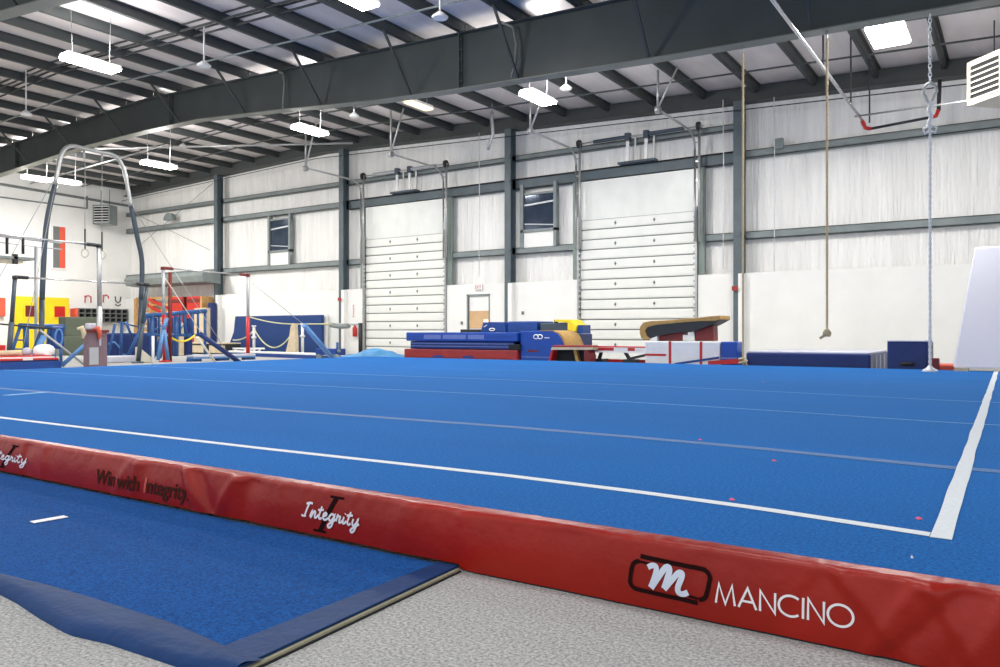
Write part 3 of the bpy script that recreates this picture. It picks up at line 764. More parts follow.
# outer outline of near edge, bulging folds
outer=[floorpt(px,py,FT) for px,py in ((232,671),(181,660),(110,637),(70,628),(41,612),(18,597),(0,588))]
leftd=(outer[-1]-outer[0]).normalized()
outer+= [Vector((-6.5,outer[-1].y-.0+.05,FT)),Vector((-12,outer[-1].y+.1,FT))]
inner=[floorpt(px,py,FT) for px,py in ((226,646),(170,622),(110,603),(60,588),(20,578),(0,573))]
inner+= [Vector((-6.5,inner[-1].y+.04,FT)),Vector((-12,inner[-1].y+.1,FT))]
ic=inner[0]; irend=floorpt(403,568,FT)  # inner right edge to the skirt
fr=floorpt(448,567,FT); ird=(floorpt(300,617,FT)-ic).normalized(); ire=ic+ird*((far-ic.y)/ird.y); ore=alongR(far)
m=B(); poly=[ic,ire,Vector((-12,far,FT))]+inner[:0:-1]
pz=[Vector((p.x,p.y,FT-.004)) for p in poly]; m.add(pz,[tuple(range(len(pz)))]); m.build('carpet_surface',M['front_carpet'],t)
m=B(); 
# near border: ridge profile between inner and outer lines
cols=[]
def interp(P,f):
    L=[0]
    for a,b in zip(P,P[1:]): L.append(L[-1]+(b-a).length)
    d=f*L[-1]
    for i in range(len(P)-1):
        if d<=L[i+1]+1e-9: 
            u=(d-L[i])/(L[i+1]-L[i]); return P[i].lerp(P[i+1],u)
    return P[-1]
# sample finer by spatial x so that both lines pair up
def atx(P,x):
    for a,b in zip(P,P[1:]):
        if b.x<=x<=a.x: return a.lerp(b,(a.x-x)/(a.x-b.x) if a.x!=b.x else 0)
    return P[0] if x>P[0].x else P[-1]
NB=120; K=8; vs=[];fs=[]
xsB=[ -1.50-(i/NB)**1.8*10.4 for i in range(NB+1)]
for i,x in enumerate(xsB):
    a=atx(inner,x) if x<ic.x else ic.copy(); b=atx(outer,x)
    if x>=ic.x: a=Vector((x,ic.y-(0),FT)) ; 
    for k in range(K+1):
        u=k/K; p=a.lerp(b,u)
        z=FT+.010*math.sin(math.pi*u)*(1+.7*noise.noise(Vector((x*6,u*2,0))))+ .004*noise.noise(Vector((x*14,u*5,3)))*math.sin(math.pi*u)
        if k==K: z=FT-.006
        vs.append((p.x,p.y,z))
    vs.append((b.x+0,b.y-.004,.0))
n=K+2
for i in range(NB):
    for k in range(n-1): fs.append((i*n+k,(i+1)*n+k,(i+1)*n+k+1,i*n+k+1))
m.add(vs,fs,True); m.build('vinyl_border',M['navy_vinyl'],t)
m=B(); up=Vector((0,0,.003))
o0=outer[0]
m.add([ic+up,o0+up,ore+up,ire+up],[(0,1,2,3)])
m.add([o0+up,ore+up,Vector((ore.x,ore.y,.014)),Vector((o0.x,o0.y,.014))],[(0,1,2,3)])
m.build('vinyl_border',M['navy_vinyl'],t)
sidev=Vector((.014,0,0))
m=B(); q0=o0+Vector((0,0,-FT)); q1=ore+Vector((0,0,-FT))
m.hexa([q0-sidev*2,q0+sidev*.6,q1+sidev*.6,q1-sidev*2,q0-sidev*2+Vector((0,0,.013)),q0+sidev*.6+Vector((0,0,.012)),q1+sidev*.6+Vector((0,0,.012)),q1-sidev*2+Vector((0,0,.013))])
m.build('foam_edge',M['foam'],t)
m=B(); m.hexa([q0-sidev*2,q0+sidev*1.0,q1+sidev*1.0,q1-sidev*2,q0-sidev*2+Vector((0,0,.005)),q0+sidev*1.0+Vector((0,0,.005)),q1+sidev*1.0+Vector((0,0,.005)),q1-sidev*2+Vector((0,0,.005))]); m.build('base_sheet',M['dark'],t)
m=B(); pz2=[Vector((p.x,p.y,.002)) for p in poly]; m.add(pz2,[tuple(range(len(pz2)))]); m.build('mat_underside',M['dark'],t)
tape(floorpt(32,522.5,FT-.002),floorpt(66,516.5,FT-.002),.045,'short pale tape mark on the front blue mat at lower left','letter_white',FT)

# =====================================================  RIGHT SIDE EQUIPMENT
def rope(px,ytop,zbot,label,mt,knot,D=13.4,r=.019):
    x=XD(px,D); zt=bz(x)-.02; t=thing('climbing_rope',label,'rope',(x,D,max(zbot,0)))
    m=B(); n=90; 
    for s in range(3):
        pts=[]
        for i in range(n*2+1):
            f=i/(n*2); a=f*(zt-.12-zbot)/.10*2*math.pi/1.2+s*2.094
            if i%1==0: pts.append((x+math.cos(a)*r*.5,D+math.sin(a)*r*.5,zbot+(zt-.12-zbot)*f))
        m.tube(pts,r*.62,6)
    m.build('rope_strand',M[mt],t)
    B().tube([(x,D,zt-.13),(x,D,zt)],.012,8).build('hook',M['galv'],t)
    if knot=='knot':
        k=B()
        for q in range(3):
            k.tube([(x+.045*math.cos(a*.52+q),D+.045*math.sin(a*.52+q),zbot+.02*q+.03*math.sin(a*.52*2+q)) for a in range(13)],.022,6)
        k.tube([(x,D,zbot+.03),(x-.05,D,zbot-.03),(x-.11,D,zbot-.07)],.022,8); k.build('knot',M[mt],t)
    if knot=='coil':
        B().tube([(x+.06*math.cos(a*.4),D+.9*0+.06*math.sin(a*.4),zbot+.01+a*.004) for a in range(30)],.02,8).build('coiled_end',M[mt],t)
    return t,x,zt
rope(743,55,TH+.03,'tan climbing rope beside the slate column, reaching down to the floor','rope','coil')
rope(827,40,ZD(827,334,13.4),'tan climbing rope ending in a knot above the floor','rope','knot')
# white rope with daisy chain and descender
D=13.4; x=XD(930,D); zt=bz(x)-.02
t=thing('white_rope','white rope hanging from a chained loop at the far right, before the wall','rope',(x,D,TH))
zl=ZD(930,86,D); zk=ZD(930,128,D)
m=B(); q=0; z=zt
while z>zl+.02:
    m.tube([(x+.02*math.cos(a*.785)*(1 if q%2 else .35),D+.02*math.cos(a*.785)*(.35 if q%2 else 1),z-.045+.045*math.sin(a*.785)) for a in range(8)],.008,6,closed=True); z-=.068; q+=1
m.build('daisy_chain',M['wrope'],t)
B().tube([(x+.09*math.cos(a*.393)*(1.0 if math.sin(a*.393)>-.2 else .7),D,zl-.10+.14*math.sin(a*.393)) for a in range(16)],.022,8,closed=True).build('steel_ring',M['galv'],t)
m=B(); m.tube([(x+.015*math.sin(i*1.1),D,zl-.22-(zl-.22-zk)*i/12) for i in range(13)],.03,8); m.build('rope_wrap',M['wrope'],t)
m=B()
for s in (-1,1): m.tube([(x,D,zk+.05),(x+s*.09,D,zk),(x+s*.07,D,zk-.08),(x,D,zk-.04)],.018,6)
m.build('knot',M['wrope'],t)
m=B()
for s in range(2):
    m.tube([(x+math.cos(i*.8+s*3.14)*.010,D+math.sin(i*.8+s*3.14)*.010,TH+.06+(zk-TH-.06)*i/160) for i in range(161)],.014,6)
m.build('rope_strand',M['wrope'],t)
m=B(); m.lathe(x,D,[(.11,TH+.002),(.10,TH+.03),(.05,TH+.06),(.02,TH+.10)],14); m.build('frayed_end',M['wrope'],t)
# thin white cords by the wall
for px,D_,z0,z1,l in ((723,19.6,2.4,6.7,'thin white cord hanging beside the right overhead door'),(774,19.9,2.3,6.2,'thin white cord hanging on the wall right of the last column'),(479,19.9,2.5,6.9,'thin white cord hanging left of the middle column')):
    xx=XD(px,D_); tag(B().tube([(xx,D_,z0),(xx+.02,D_,(z0+z1)/2),(xx,D_,roofz(xx)-.3)],.012,6).build('thin_rope',M['wrope']),l,'cord')
p=PD(779,144,20.35); tag(B().box(p.x-.11,p.x+.11,20.3,20.4,p.z-.12,p.z+.14).build('junction_box',M['girt'],bevel=.01),'small grey box on the upper girt right of the last column','box')
# leaning white panel at right edge
t=thing('white_panel_mat','tall pale panel standing at the right edge of the blue floor','panel mat',(-.2,14.1,TH))
a=PD(953,366,13.9); b=PD(974.5,248,14.9); 
bl=Vector((a.x,13.9,TH+.05)); br=Vector((1.9,13.9,TH+.05)); tl=Vector((b.x,14.9,b.z)); tr=Vector((1.75,14.9,b.z)); dd=Vector((0,.14,.03))
B().hexa([bl,br,br+dd,bl+dd,tl,tr,tr+dd,tl+dd]).build('panel',M['lavender'],t,bevel=.02)
for xx in (-.75,-.1,.9): 
    B().box(xx-.09,xx+.09,13.85,14.15,TH,TH+.05).build('foot',M['tan_pale'],t)
# blue cube mat
x0,x1=XD(887,14.45),XD(928,14.45); zt=ZD(888,341,14.45)
t=thing('foam_cube','navy blue foam cube with a dark hand slot, by the white rope','foam block',((x0+x1)/2,14.8,0))
B().box(x0,x1,14.45,15.2,0,zt).build('block',M['blue_deep'],t,bevel=.03)
B().box(x0,x1,14.44,15.2,zt-.01,zt+.012).build('top_edge',M['lavender'],t,bevel=.005)
B().tube([((x0+x1)/2-.10,14.44,zt*.42),((x0+x1)/2+.10,14.44,zt*.42)],.035,10).build('hand_slot',M['dark'],t)
B().box(x1,x1+.02,14.5,15.15,.02,zt-.02).build('mesh_side',M['girt'],t)
# long low blue mat
x0,x1=XD(746,14.6),XD(870,14.6); zt=ZD(746,351.3,14.6)
t=thing('landing_mat','long low navy landing mat with pale top behind the floor, at the right','crash mat',((x0+x1)/2,15.6,0))
B().box(x0,x1,14.6,16.8,0,zt-.02).build('foam_body',M['blue_deep'],t,bevel=.03)
B().box(x0+.02,x1-.02,14.62,16.8,zt-.03,zt+.005).build('top_sheet',M['lavender'],t,bevel=.01)
m=B()
for q in range(4): m.box(x1,x1+.015,14.7+q*.5,14.75+q*.5,.03,zt-.05)
m.build('end_strap',M['lavender'],t)
tag(B().box(x0+.3,XD(884,14.5),14.35,14.56,0,.10).build('folded_mat',M['blue_metal'],bevel=.02),'thin mid blue folded mat along the foot of the long navy mat','mat')
tag(B().box(XD(934,14.6),XD(955,14.6),14.5,15.2,0,.27).build('red_block',M['orange_red'],bevel=.02),'low orange red block between the white rope and the tall pale panel','foam block')
p=PD(936,360,14.4); tag(B().box(p.x-.05,p.x+.05,14.3,14.42,0,.38).build('rope_post',M['maroon'],bevel=.01),'small maroon post end next to the foam cube','post')
tag(B().box(-.9,1.5,14.3,14.5,0,.12).build('folded_mat',M['blue_metal'],bevel=.02),'thin mid blue folded mat below the tall pale panel','mat')
# white block with red straps + blue block
D=14.5; x0,x1,x2=XD(645,D),XD(720,D),XD(737,D); zt=ZD(690,341.5,D)
t=thing('white_block_mat','white vinyl block mat with red stripes carrying the vaulting table','block mat',((x0+x1)/2,D+.5,0))
B().box(x0,x1,D,D+.95,0,zt).build('block',M['white_mat'],t,bevel=.02)
for pxx in (670,701):
    xx=XD(pxx,D); B().box(xx-.025,xx+.025,D-.008,D,.03 if pxx==670 else .18,zt).build('red_stripe',M['red'],t)
B().box(x0,XD(666,D),D-.009,D,ZD(655,354.8,D)-.02,ZD(655,354.8,D)+.02).build('red_stripe',M['red'],t)
m=B().bar(PD(675,364,D-.01),PD(719,357.5,D-.01),.02,.04,up=(0,0,1)); m.build('blue_strap',M['blue_mat'],t)
t=thing('blue_block_mat','bright blue block mat at the right end of the white striped block','block mat',((x1+x2)/2,D+.5,0))
B().box(x1+.01,x2,D,D+.45,0,zt).build('block',M['blue_mat2'],t,bevel=.02)
B().box(x1+.01,x2,D-.006,D,ZD(730,358,D)-.015,ZD(730,358,D)+.01).build('trim_strip',M['blue_faded'],t)
tag(B().hexa([PD(708,364.8,D-.1),PD(745,363.5,D-.1),PD(745,363.5,D-.02),PD(708,364.8,D-.02)]+[q+Vector((0,0,.07)) for q in (PD(708,364.8,D-.1),PD(745,362,D-.1),PD(745,362,D-.02),PD(708,364.8,D-.02))]).build('red_strap',M['red']),'red strap lying at the foot of the blue block mat','strap')
# vaulting table resting on the block
D=14.65; zt0=zt
t=thing('vaulting_table','tan and black vaulting table tilted on a white block mat','vault',(XD(690,D),D+.4,zt0))
top=[(639.5,333),(639.8,327),(643,322.5),(650,321),(665,320.3),(680,319.3),(695,318),(708,316.4),(720,315.4),(720.5,319.3)]
inn=[(715,321),(705,321),(690,321.8),(672,323.5),(655,325),(647,327.5),(645,331),(646.5,336),(650,338.5),(645,340.5),(641,338)]
def pxz(l): return [(PD(a,b,D).x,PD(a,b,D).z) for a,b in l]
B().prismY(pxz(top+inn),D,D+.62).build('padded_top',M['tan'],t,bevel=.01)
und=[(646,330),(648,327),(656,325),(672,323.5),(690,321.8),(705,321),(715,321),(720,319.6),(711,324.5),(695,331),(672,333),(657,336),(650,338.6),(647,336)]
B().prismY(pxz(und),D+.02,D+.60).build('underside',M['blackm'],t)
B().prismY(pxz([(657,333),(681,331.5),(681,341),(657,341)]),D+.12,D+.4).build('base_leg',M['maroon'],t,bevel=.01)
B().prismY(pxz([(693,329),(711,325.5),(711.5,341),(693,341)]),D+.12,D+.4).build('base_leg',M['maroon'],t,bevel=.01)
B().prismY(pxz([(681,335),(687,335),(688,333),(692,331),(693,340.8),(681,340.8)]),D+.1,D+.2).build('tilt_lever',M['white'],t)
B().prismY(pxz([(648,340.9),(650,338.8),(656.5,336),(656.8,340.9)]),D+.02,D+.3).build('side_guard',M['white_mat'],t)
# low white and red bench (springboard run) with black legs
D=14.7
zt=ZD(617,346.3,D); xa,xb=XD(593,D),XD(646,D)
t=thing('low_bench','low white and red bench on black legs before the right overhead door','bench',((xa+xb)/2,D+.2,0))
B().box(xa,xb,D,D+.3,zt-.025,zt).build('top_board',M['red'],t,bevel=.01)
m=B().box(xa,xb,D-.01,D,zt-.13,zt-.025); m.build('side_rail',M['white_mat'],t)
for a,b in ((596,614),(628,635)):
    B().box(XD(a,D),XD(b,D),D-.015,D-.01,zt-.09,zt-.03).build('red_patch',M['red'],t)
for a,b in ((602,599),(624,630)):
    m=B(); m.bar(PD(a,350,D+.1),PD(b,360,D+.1)*1,.06,.06); m.build('leg',M['blackm'],t)
    m=B(); m.box(XD(b,D+.1)-.12,XD(b,D+.1)+.12,D,D+.3,0,.24); m.build('foot',M['blackm'],t)
B().bar(PD(629,359,D+.05),PD(646,355,D+.05),.05).build('brace',M['blackm'],t)
B().box(xa,xb-.05,D+.5,D+.55,.15,.22).build('rear_rail',M['red'],t)
m=B().box(xa,xa+.06,D+.5,D+.55,0,.15); m.box(xb-.11,xb-.05,D+.5,D+.55,0,.15); m.build('rear_leg',M['red'],t)
# springboard
D=14.4; t=thing('springboard','red sided springboard with tan top in front of the blue curved block','springboard',(XD(570,D),D+.4,0))
B().prismY(pxz([(553,345.3),(592,345.3),(592.5,347.3),(552,347.3)]),D,D+.28).build('red_deck',M['red_mat'],t,bevel=.01)
B().prismY(pxz([(552,347.3),(592.5,347.3),(591.5,349.8),(551,349.8)]),D-.01,D+.28).build('tan_layer',M['tan_pale'],t)
B().prismY(pxz([(551.2,349.8),(553,349.8),(550,363),(548,363)]),D,D+.28).build('end_panel',M['red'],t)
B().prismY([(x,max(z,.0)) for x,z in pxz([(584,350),(588,350),(590,356),(589,368),(584,368)])],D,D+.28).build('end_panel',M['maroon'],t)
B().prismY([(x,max(z,.0)) for x,z in pxz([(571,350),(574,350),(578,368),(575,368)])],D+.1,D+.2).build('spring_leg',M['tan'],t)
B().prismY([(x,max(z,.0)) for x,z in pxz([(553.5,350),(584,350),(584,367),(550,367)])],D+.2,D+.24).build('dark_core',M['dark'],t)
# curved blue block, tan saddle
D=14.7; 
prof=[(520.5,372),(520,331)]+[(545,330.6),(553,331),(558,333.5),(561.5,338),(564,344),(565,350),(566,372)]
pz_=[(x,max(0,z)) for x,z in pxz(prof)]
t=thing('curved_block','blue foam block with a rounded tan shoulder beside the mat stack','foam block',(XD(543,D),D+.5,0))
B().prismY(pz_,D,D+.78).build('block',M['blue_mat2'],t,bevel=.02)
shell=pxz([(540,330.3),(553,330.4),(559.5,332.6),(563,337),(566,344),(567,350),(568,360)]); inn2=pxz([(566,360),(565,350),(564,344),(561.5,338),(558,333.5),(553,331),(540,331)])
B().prismY(shell+inn2,D-.0,D+.80,True).build('tan_cover',M['tan'],t)
m=B(); a=PD(538,336.8,D-.012)
for cx in (-.05,.05):
    m2=[(a.x+cx+.06*math.cos(q*.449),D-.012,a.z+.045*math.sin(q*.449)) for q in range(14)]; m.tube(m2,.012,6,closed=True)
m.build('round_logo',M['white'],t)
B().box(a.x+.16,a.x+.28,D-.01,D-.002,a.z-.03,a.z-.01).build('logo_line',M['white'],t)
B().box(XD(528,D),XD(538,D),D-.012,D,ZD(533,351,D)-.02,ZD(533,351,D)+.02).build('brown_tag',M['maroon'],t)
B().box(XD(522,D),XD(550,D),D-.01,D,ZD(530,357,D)-.01,ZD(530,357,D)+.01).build('seam_strip',M['blue_faded'],t)
# stacked crash mats
D=14.6; x0,x1=XD(406,D),XD(520,D)-.08
zz=[0,ZD(460,349.3,D),ZD(460,341.2,D),ZD(460,332.2,D)]
ste=(('red_mat','dark red crash mat at the bottom of the mat stack',-.06),('blue_deep','darker blue mat in the middle of the mat stack',.10),('blue_mat2','bright blue mat with faded patches topmost of the mat stack',.0))
for i,(mt,l,ox) in enumerate(ste):
    xa=x0+ox; t=thing('crash_mat',l,'crash mat',((xa+x1)/2,D+.7,zz[i]),'crash mats stacked at the left of the curved block')
    B().box(xa,x1-(.0 if i!=1 else .1),D+(.04 if i==1 else 0),D+1.6,zz[i],zz[i+1]-.004).build('foam_body',M[mt],t,bevel=.02)
    for fz_ in ((.35,.7) if i==1 else (.5,)):
        B().box(xa+.02,x1-.12,D-.004+(.04 if i==1 else 0),D+.06,zz[i]+(zz[i+1]-zz[i])*fz_-.008,zz[i]+(zz[i+1]-zz[i])*fz_+.008).build('seam_strip',M['blue_faded'] if i==1 else M['maroon'] if i==0 else M['blue_mat'],t)
    if i==2:
        for a,b in ((424,441),(443,466),(468,484)):
            B().box(XD(a,D),XD(b,D),D-.008,D,zz[2]+.05,zz[3]-.06).build('faded_patch',M['blue_faded'],t)
    if i==0:
        for pxx in (438,468): B().box(XD(pxx-5,D),XD(pxx+5,D),D-.01,D,.20,.25).build('blue_patch',M['blue_mat'],t)
    if i==1:
        B().box(XD(508,D),XD(519,D),D+.02,D+.1,zz[1],zz[2]-.06).build('open_corner',M['dark'],t)
# second row on a low mat behind
Db=16.6; xa,xb=XD(455,Db),XD(568,Db)
tag(B().box(xa,xb,Db,Db+1.3,0,.76).build('crash_mat',M['blue_deep'],bevel=.03),'dark blue mat pile hidden behind the stack and the curved block','crash mat')
def z2(py): return ZD(520,py,Db)
tag(B().box(XD(458,Db),XD(481,Db),Db+.1,Db+.8,.765,z2(329.2)).build('thin_pad',M['blackm'],bevel=.01),'thin dark pad lying behind the mat stack, left of the slanted blue block','pad')
t=thing('slanted_block','slanted blue block with white marks behind the mat stack','foam block',(XD(492,Db),Db+.4,.765))
B().prismY([(PD(a,b,Db).x,max(.765,PD(a,b,Db).z)) for a,b in ((479,333),(482,322),(503,322),(504.5,333))],Db+.05,Db+.9).build('block',M['blue_mat'],t,bevel=.015)
a=PD(492,329.5,Db+.04); B().tube([(a.x+.08*math.cos(q*.449),Db+.04,a.z+.03*math.sin(q*.449)) for q in range(14)],.014,6,closed=True).build('white_logo',M['white'],t)
B().bar(PD(484,327,Db+.045),PD(487,325,Db+.045),.02).build('white_mark',M['white'],t)
tag(B().box(XD(506.5,Db),XD(536,Db),Db+.05,Db+.9,.765,z2(321.3)).build('foam_block',M['blue_mat'],bevel=.03),'plain blue box mat behind the curved block, right of the slanted block','foam block')
t=thing('yellow_trainer','black padded trainer with yellow frame behind the curved tan block','trainer',(XD(558,Db),Db+.5,.765))
B().box(XD(539,Db),XD(567,Db),Db+.05,Db+.7,.765,ZD(550,322.8,Db)).build('dark_pad',M['darkslate'],t,bevel=.03)
B().prismY([(PD(a,b,Db).x,PD(a,b,Db).z) for a,b in ((554,319.5),(569,319.5),(576,326),(575,331.5),(567,331.5),(567,322.8),(554,321.8))],Db+.02,Db+.6).build('yellow_frame',M['yellow'],t,bevel=.01)
B().box(XD(552,Db),XD(554,Db),Db+.1,Db+.2,ZD(553,323,Db),ZD(553,319.5,Db)).build('knob',M['blackm'],t)
B().box(XD(575,Db),XD(581,Db),Db+.1,Db+.5,.765,ZD(578,325,Db)).build('blue_end',M['blue_mat'],t)
# wall extras
for px,py,l in ((523,313,'small dark outlet on the white wall right of the middle column'),(462,323,'small dark outlet on the wall left of the exit door')):
    p=PD(px,py,WD-.2); tag(B().box(p.x-.04,p.x+.04,WD-.23,WD-.2,p.z-.05,p.z+.05).build('wall_outlet',M['grey_dot'],bevel=.005),l,'outlet')
p=PD(354.5,331,WD-.3); t=thing('fire_extinguisher','red fire extinguisher hung on the wall left of the left overhead door','extinguisher',(p.x,WD-.28,p.z-.2))
B().lathe(p.x,WD-.285,[(.07,p.z-.2),(.08,p.z-.17),(.08,p.z+.1),(.05,p.z+.16),(.025,p.z+.2)],16).build('cylinder',M['red'],t)
B().box(p.x-.05,p.x+.05,WD-.33,WD-.27,p.z+.2,p.z+.24).build('valve_handle',M['blackm'],t)
p=PD(354,311,WD-.2); t=thing('wall_sign','narrow vertical sign with red letters above the extinguisher','sign',(p.x,WD-.22,p.z-.25))
B().box(p.x-.06,p.x+.06,WD-.225,WD-.2,p.z-.27,p.z+.27).build('sign_plate',M['white'],t)
for q in range(7): B().box(p.x-.03,p.x+.03,WD-.23,WD-.225,p.z-.22+q*.066,p.z-.185+q*.066).build('red_mark',M['red'],t)
# column clamps
for px,py,D_ in ((340,299,WD-.42),(735,288,WD-.42)):
    p=PD(px,py,D_); tag(B().box(p.x-.07,p.x+.07,WD-.47,WD-.42,p.z-.07,p.z+.05).build('column_clamp',M['red_mat'],bevel=.01),'small red clamp on the column %s of the overhead doors'%('left' if px<500 else 'right'),'clamp')
tag(B().tube([PD(668,116,19.6),PD(668,140,19.6)],.02,6).build('conduit',M['galv']),'short vertical conduit above the right overhead door springs','pipe') if False else None
# cable bracing of the left bay
for a,b,l in (((213,183),(140,245),'thin diagonal brace cable at the top of the leftmost bay'),((138,215),(210,250),'thin crossing brace cable in the leftmost bay')):
    tag(B().tube([PD(*a,WD-.15),PD(*b,WD-.15)],.010,6).build('brace_cable',M['girt']),l,'cable')
p=PD(170,220,WD-.2); m=B(); m.prismY([(p.x+.34*math.cos(math.pi*i/12),p.z+.30*math.sin(math.pi*i/12)) for i in range(13)],WD-.3,WD-.12); tag(m.build('wall_vent',M['girt']),'half round grey vent on the girt in the leftmost bay','vent')

# =====================================================  LEFT SIDE EQUIPMENT
# left wall details
X=XL+.02
def lw(px,py,off=.03): return PX(px,py,XL+off)
tt=B(); a=lw(0,197); b=lw(87,208.5); tt.bar(a,b,.05); tt.bar(b,lw(87,196),.05); 
tag(tt.build('wall_rail',M['grey_dot']),'thin grey rail line high on the left wall','rail')
a=lw(0,184);b=lw(135,207); trim(B().bar(a,b,.08,.10),M['grey_dot'])
# red narrow window
a=lw(54,227);b=lw(65,268); 
t=bpy.data.objects.new('window_3',None); C.objects.link(t); t.location=(XL+.03,(a.y+b.y)/2,b.z); t['_w']=tuple(t.location); t['kind']='structure'
y0,y1=DX(53,XL+.05),DX(65,XL+.05); z0,z1=lw(60,268).z,lw(60,227).z
B().box(XL,XL+.06,y0-.06,y1+.06,z0-.08,z1+.08).build('window_frame',M['white'],t)
B().box(XL+.05,XL+.09,y0,y0+.25,z0,z1).build('side_reveal',M['grey_dot'],t)
B().box(XL+.05,XL+.08,y0+.25,y1,z0,z1).build('red_panel',M['orange_red'],t)
# yellow wall section
y0,y1=DX(15,XL+.3),DX(69,XL+.3); z1=lw(40,297,.3).z
t=thing('yellow_playhouse','bright yellow wall panel with two windows at the far left','playhouse',(XL+.15,(y0+y1)/2,0))
B().box(XL,XL+.3,y0,y1,0,z1).build('wall_panel',M['yellow'],t)
for pa,pb,mt in ((25,37,'maroon'),(54,65,'red')):
    ya,yb=DX(pa,XL+.3),DX(pb,XL+.3); za,zb=PX(45,317,XL+.3).z,PX(45,306,XL+.3).z
    f=B(); f.box(XL+.3,XL+.33,ya-.06,yb+.06,za-.06,za); f.box(XL+.3,XL+.33,ya-.06,yb+.06,zb,zb+.06); f.box(XL+.3,XL+.33,ya-.06,ya,za,zb); f.box(XL+.3,XL+.33,yb,yb+.06,za,zb)
    w=f.build('window_frame',M['yellow'],t); w['_w']=t['_w']
    B().box(XL+.29,XL+.31,ya,yb,za,zb).build('window_opening',M[mt],t)
y0=DX(0,XL+.3)-1.5; y1=DX(7,XL+.3)
tag(B().box(XL,XL+.2,y0,y1,.0,PX(5,345,XL).z).build('wall_pad',M['red'],bevel=.02),'red pad low on the wall at the very left edge','pad')
tag(B().box(XL+.002,XL+.2,y0,y1,PX(5,309,XL).z-.3,PX(5,298,XL).z).build('orange_panel',M['orange_red'],bevel=.02),'pale orange panel on the wall at the very left edge','panel')
# cubby shelf
y0,y1=DX(79,XL+.4),DX(128,XL+.4); za,zb=PX(100,322,XL+.4).z,PX(100,309,XL+.4).z
t=thing('cubby_shelf','black grid cubby shelf on the left wall below the letters','shelf',(XL+.2,(y0+y1)/2,za))
m=B(); m.box(XL,XL+.03,y0,y1,za,zb)
m.build('back_panel',M['dark'],t)
m=B(); 
for i in range(9): y=y0+(y1-y0)*i/8; m.box(XL+.03,XL+.4,y-.02,y+.02,za,zb)
for j in range(4): z=za+(zb-za)*j/3; m.box(XL+.03,XL+.4,y0,y1,z-.02,z+.02)
m.build('shelf_grid',M['grey_dot'],t)
tag(B().box(XL,XL+.4,DX(75,XL+.4),y0-.03,za,zb).build('end_cabinet',M['orange_red'],bevel=.01),'small orange red cabinet at the left end of the black cubby shelf','cabinet')
# wall letters
def wl(label,mt,strokes,px,pz):
    c=PX(px,pz,XL+.04); m=B()
    for st in strokes: m.tube([(XL+.04,c.y+a*.26,c.z+b*.26) for a,b in st],.024,6)
    tag(m.build('wall_letter',M[mt]),label,'letter')
wl('red letter shaped like an n on the left wall, left one','red',[[(-.5,-.6),(-.5,.6)],[(-.5,.3),(0,.6),(.5,.4),(.5,-.6)]],88,299)
wl('red hooked letter on the left wall, middle one','red',[[(-.5,-.6),(-.5,.6),(.1,.7),(.5,.4),(.4,.1)]],106,299)
wl('black letter shaped like a u on the left wall','blackm',[[(-.5,.6),(-.4,-.2),(0,-.5),(.4,-.2),(.5,.6)]],118,300)
wl('small green curved mark under the black wall letter','green_grey',[[(-.5,.3),(0,0),(.5,.3)]],118,306)
# grey bay hood on back wall
xa,xb=XD(128,19.6),XD(206,19.6); z1=ZD(170,274,19.6); z0=ZD(170,285,19.6)
m=B(); m.prismX([(20.3,z0),(19.5,z0+.05),(19.4,z1-.15),(19.5,z1),(20.3,z1)],xa,xb)
tag(m.build('wall_hood',M['girt'],bevel=.02),'long grey hood on the back wall over the red cabinets','hood')
# stuff under it: wooden lattice, red cabinets
xa,xb=XD(137,20.1),XD(176,20.1); zt=ZD(155,298,20.1)
t=thing('wooden_lattice','wooden lattice wall bars at the back left corner','wall bars',((xa+xb)/2,20.1,0))
for q in range(8): z=.3+(zt-.3)*q/7; B().box(xa,xb,20.05,20.1,z-.05,z+.05).build('rail',M['wood'],t)
for xx in (xa,(xa*.6+xb*.4),xb-.0): B().box(xx-.08,xx+.08,20.0,20.2,0,zt).build('upright',M['wood'],t)
B().bar((xa+.3,20.02,zt-.1),(xb-.1,20.02,zt-.9),.05,.12).build('red_slat',M['red'],t)
B().bar((xa+1.0,20.02,zt-.05),(xb+.1,20.02,zt-.6),.05,.12).build('red_slat',M['red'],t)
for a,b,c,l in ((176,191,176,'red tall cabinet with brown post, nearer the wooden bars'),(193,209,193,'red tall cabinet nearer the leftmost column')):
    xa,xb=XD(a,20.0),XD(b,20.0); zt=ZD(190,297,20.0)
    t=thing('red_cabinet',l,'cabinet',((xa+xb)/2,19.9,0))
    B().box(xa,xb-.12,19.7,20.2,0,zt).build('body',M['red'],t,bevel=.01)
    B().box(xb-.11,xb,19.66,20.2,0,zt).build('brown_post',M['maroon'] if a<180 else M['wood'],t)
    B().box(xa+.05,xb-.15,19.69,19.7,zt-.25,zt-.1).build('label_strip',M['maroon'],t)
xa,xb=XD(194,18.5),XD(206,18.5); tag(B().box(xa,xb,18.5,18.7,0,ZD(200,308,18.5)).build('tan_board',M['tan_pale'],bevel=.02),'pale tan board standing before the red cabinets','board')
xa,xb=XD(213,20.05),XD(217,20.05); tag(B().box(xa,xb,19.8,20.05,0,ZD(215,303,20.05)).build('column_pad',M['blue_deep'],bevel=.02),'narrow navy pad at the foot of the leftmost column','pad')
# blue wall mat
xa,xb=XD(234,19.9),XD(320.5,19.9); zt=ZD(277,315.5,19.9)
m=B(); m.prismY([(xa-.9,0),(xa-.35,.35),(xa-.1,.8),(xa,zt),(xb,zt),(xb,0)],19.95,20.08)
tag(m.build('wall_mat',M['blue_wall'],bevel=.02),'wide dark blue mat leaning on the white back wall','wall mat')
tag(B().box(xa-.02,xb+.05,20.13,20.22,0,zt+.03).build('backing_board',M['white'],bevel=.01),'white backing board edge behind the wide blue wall mat','board')
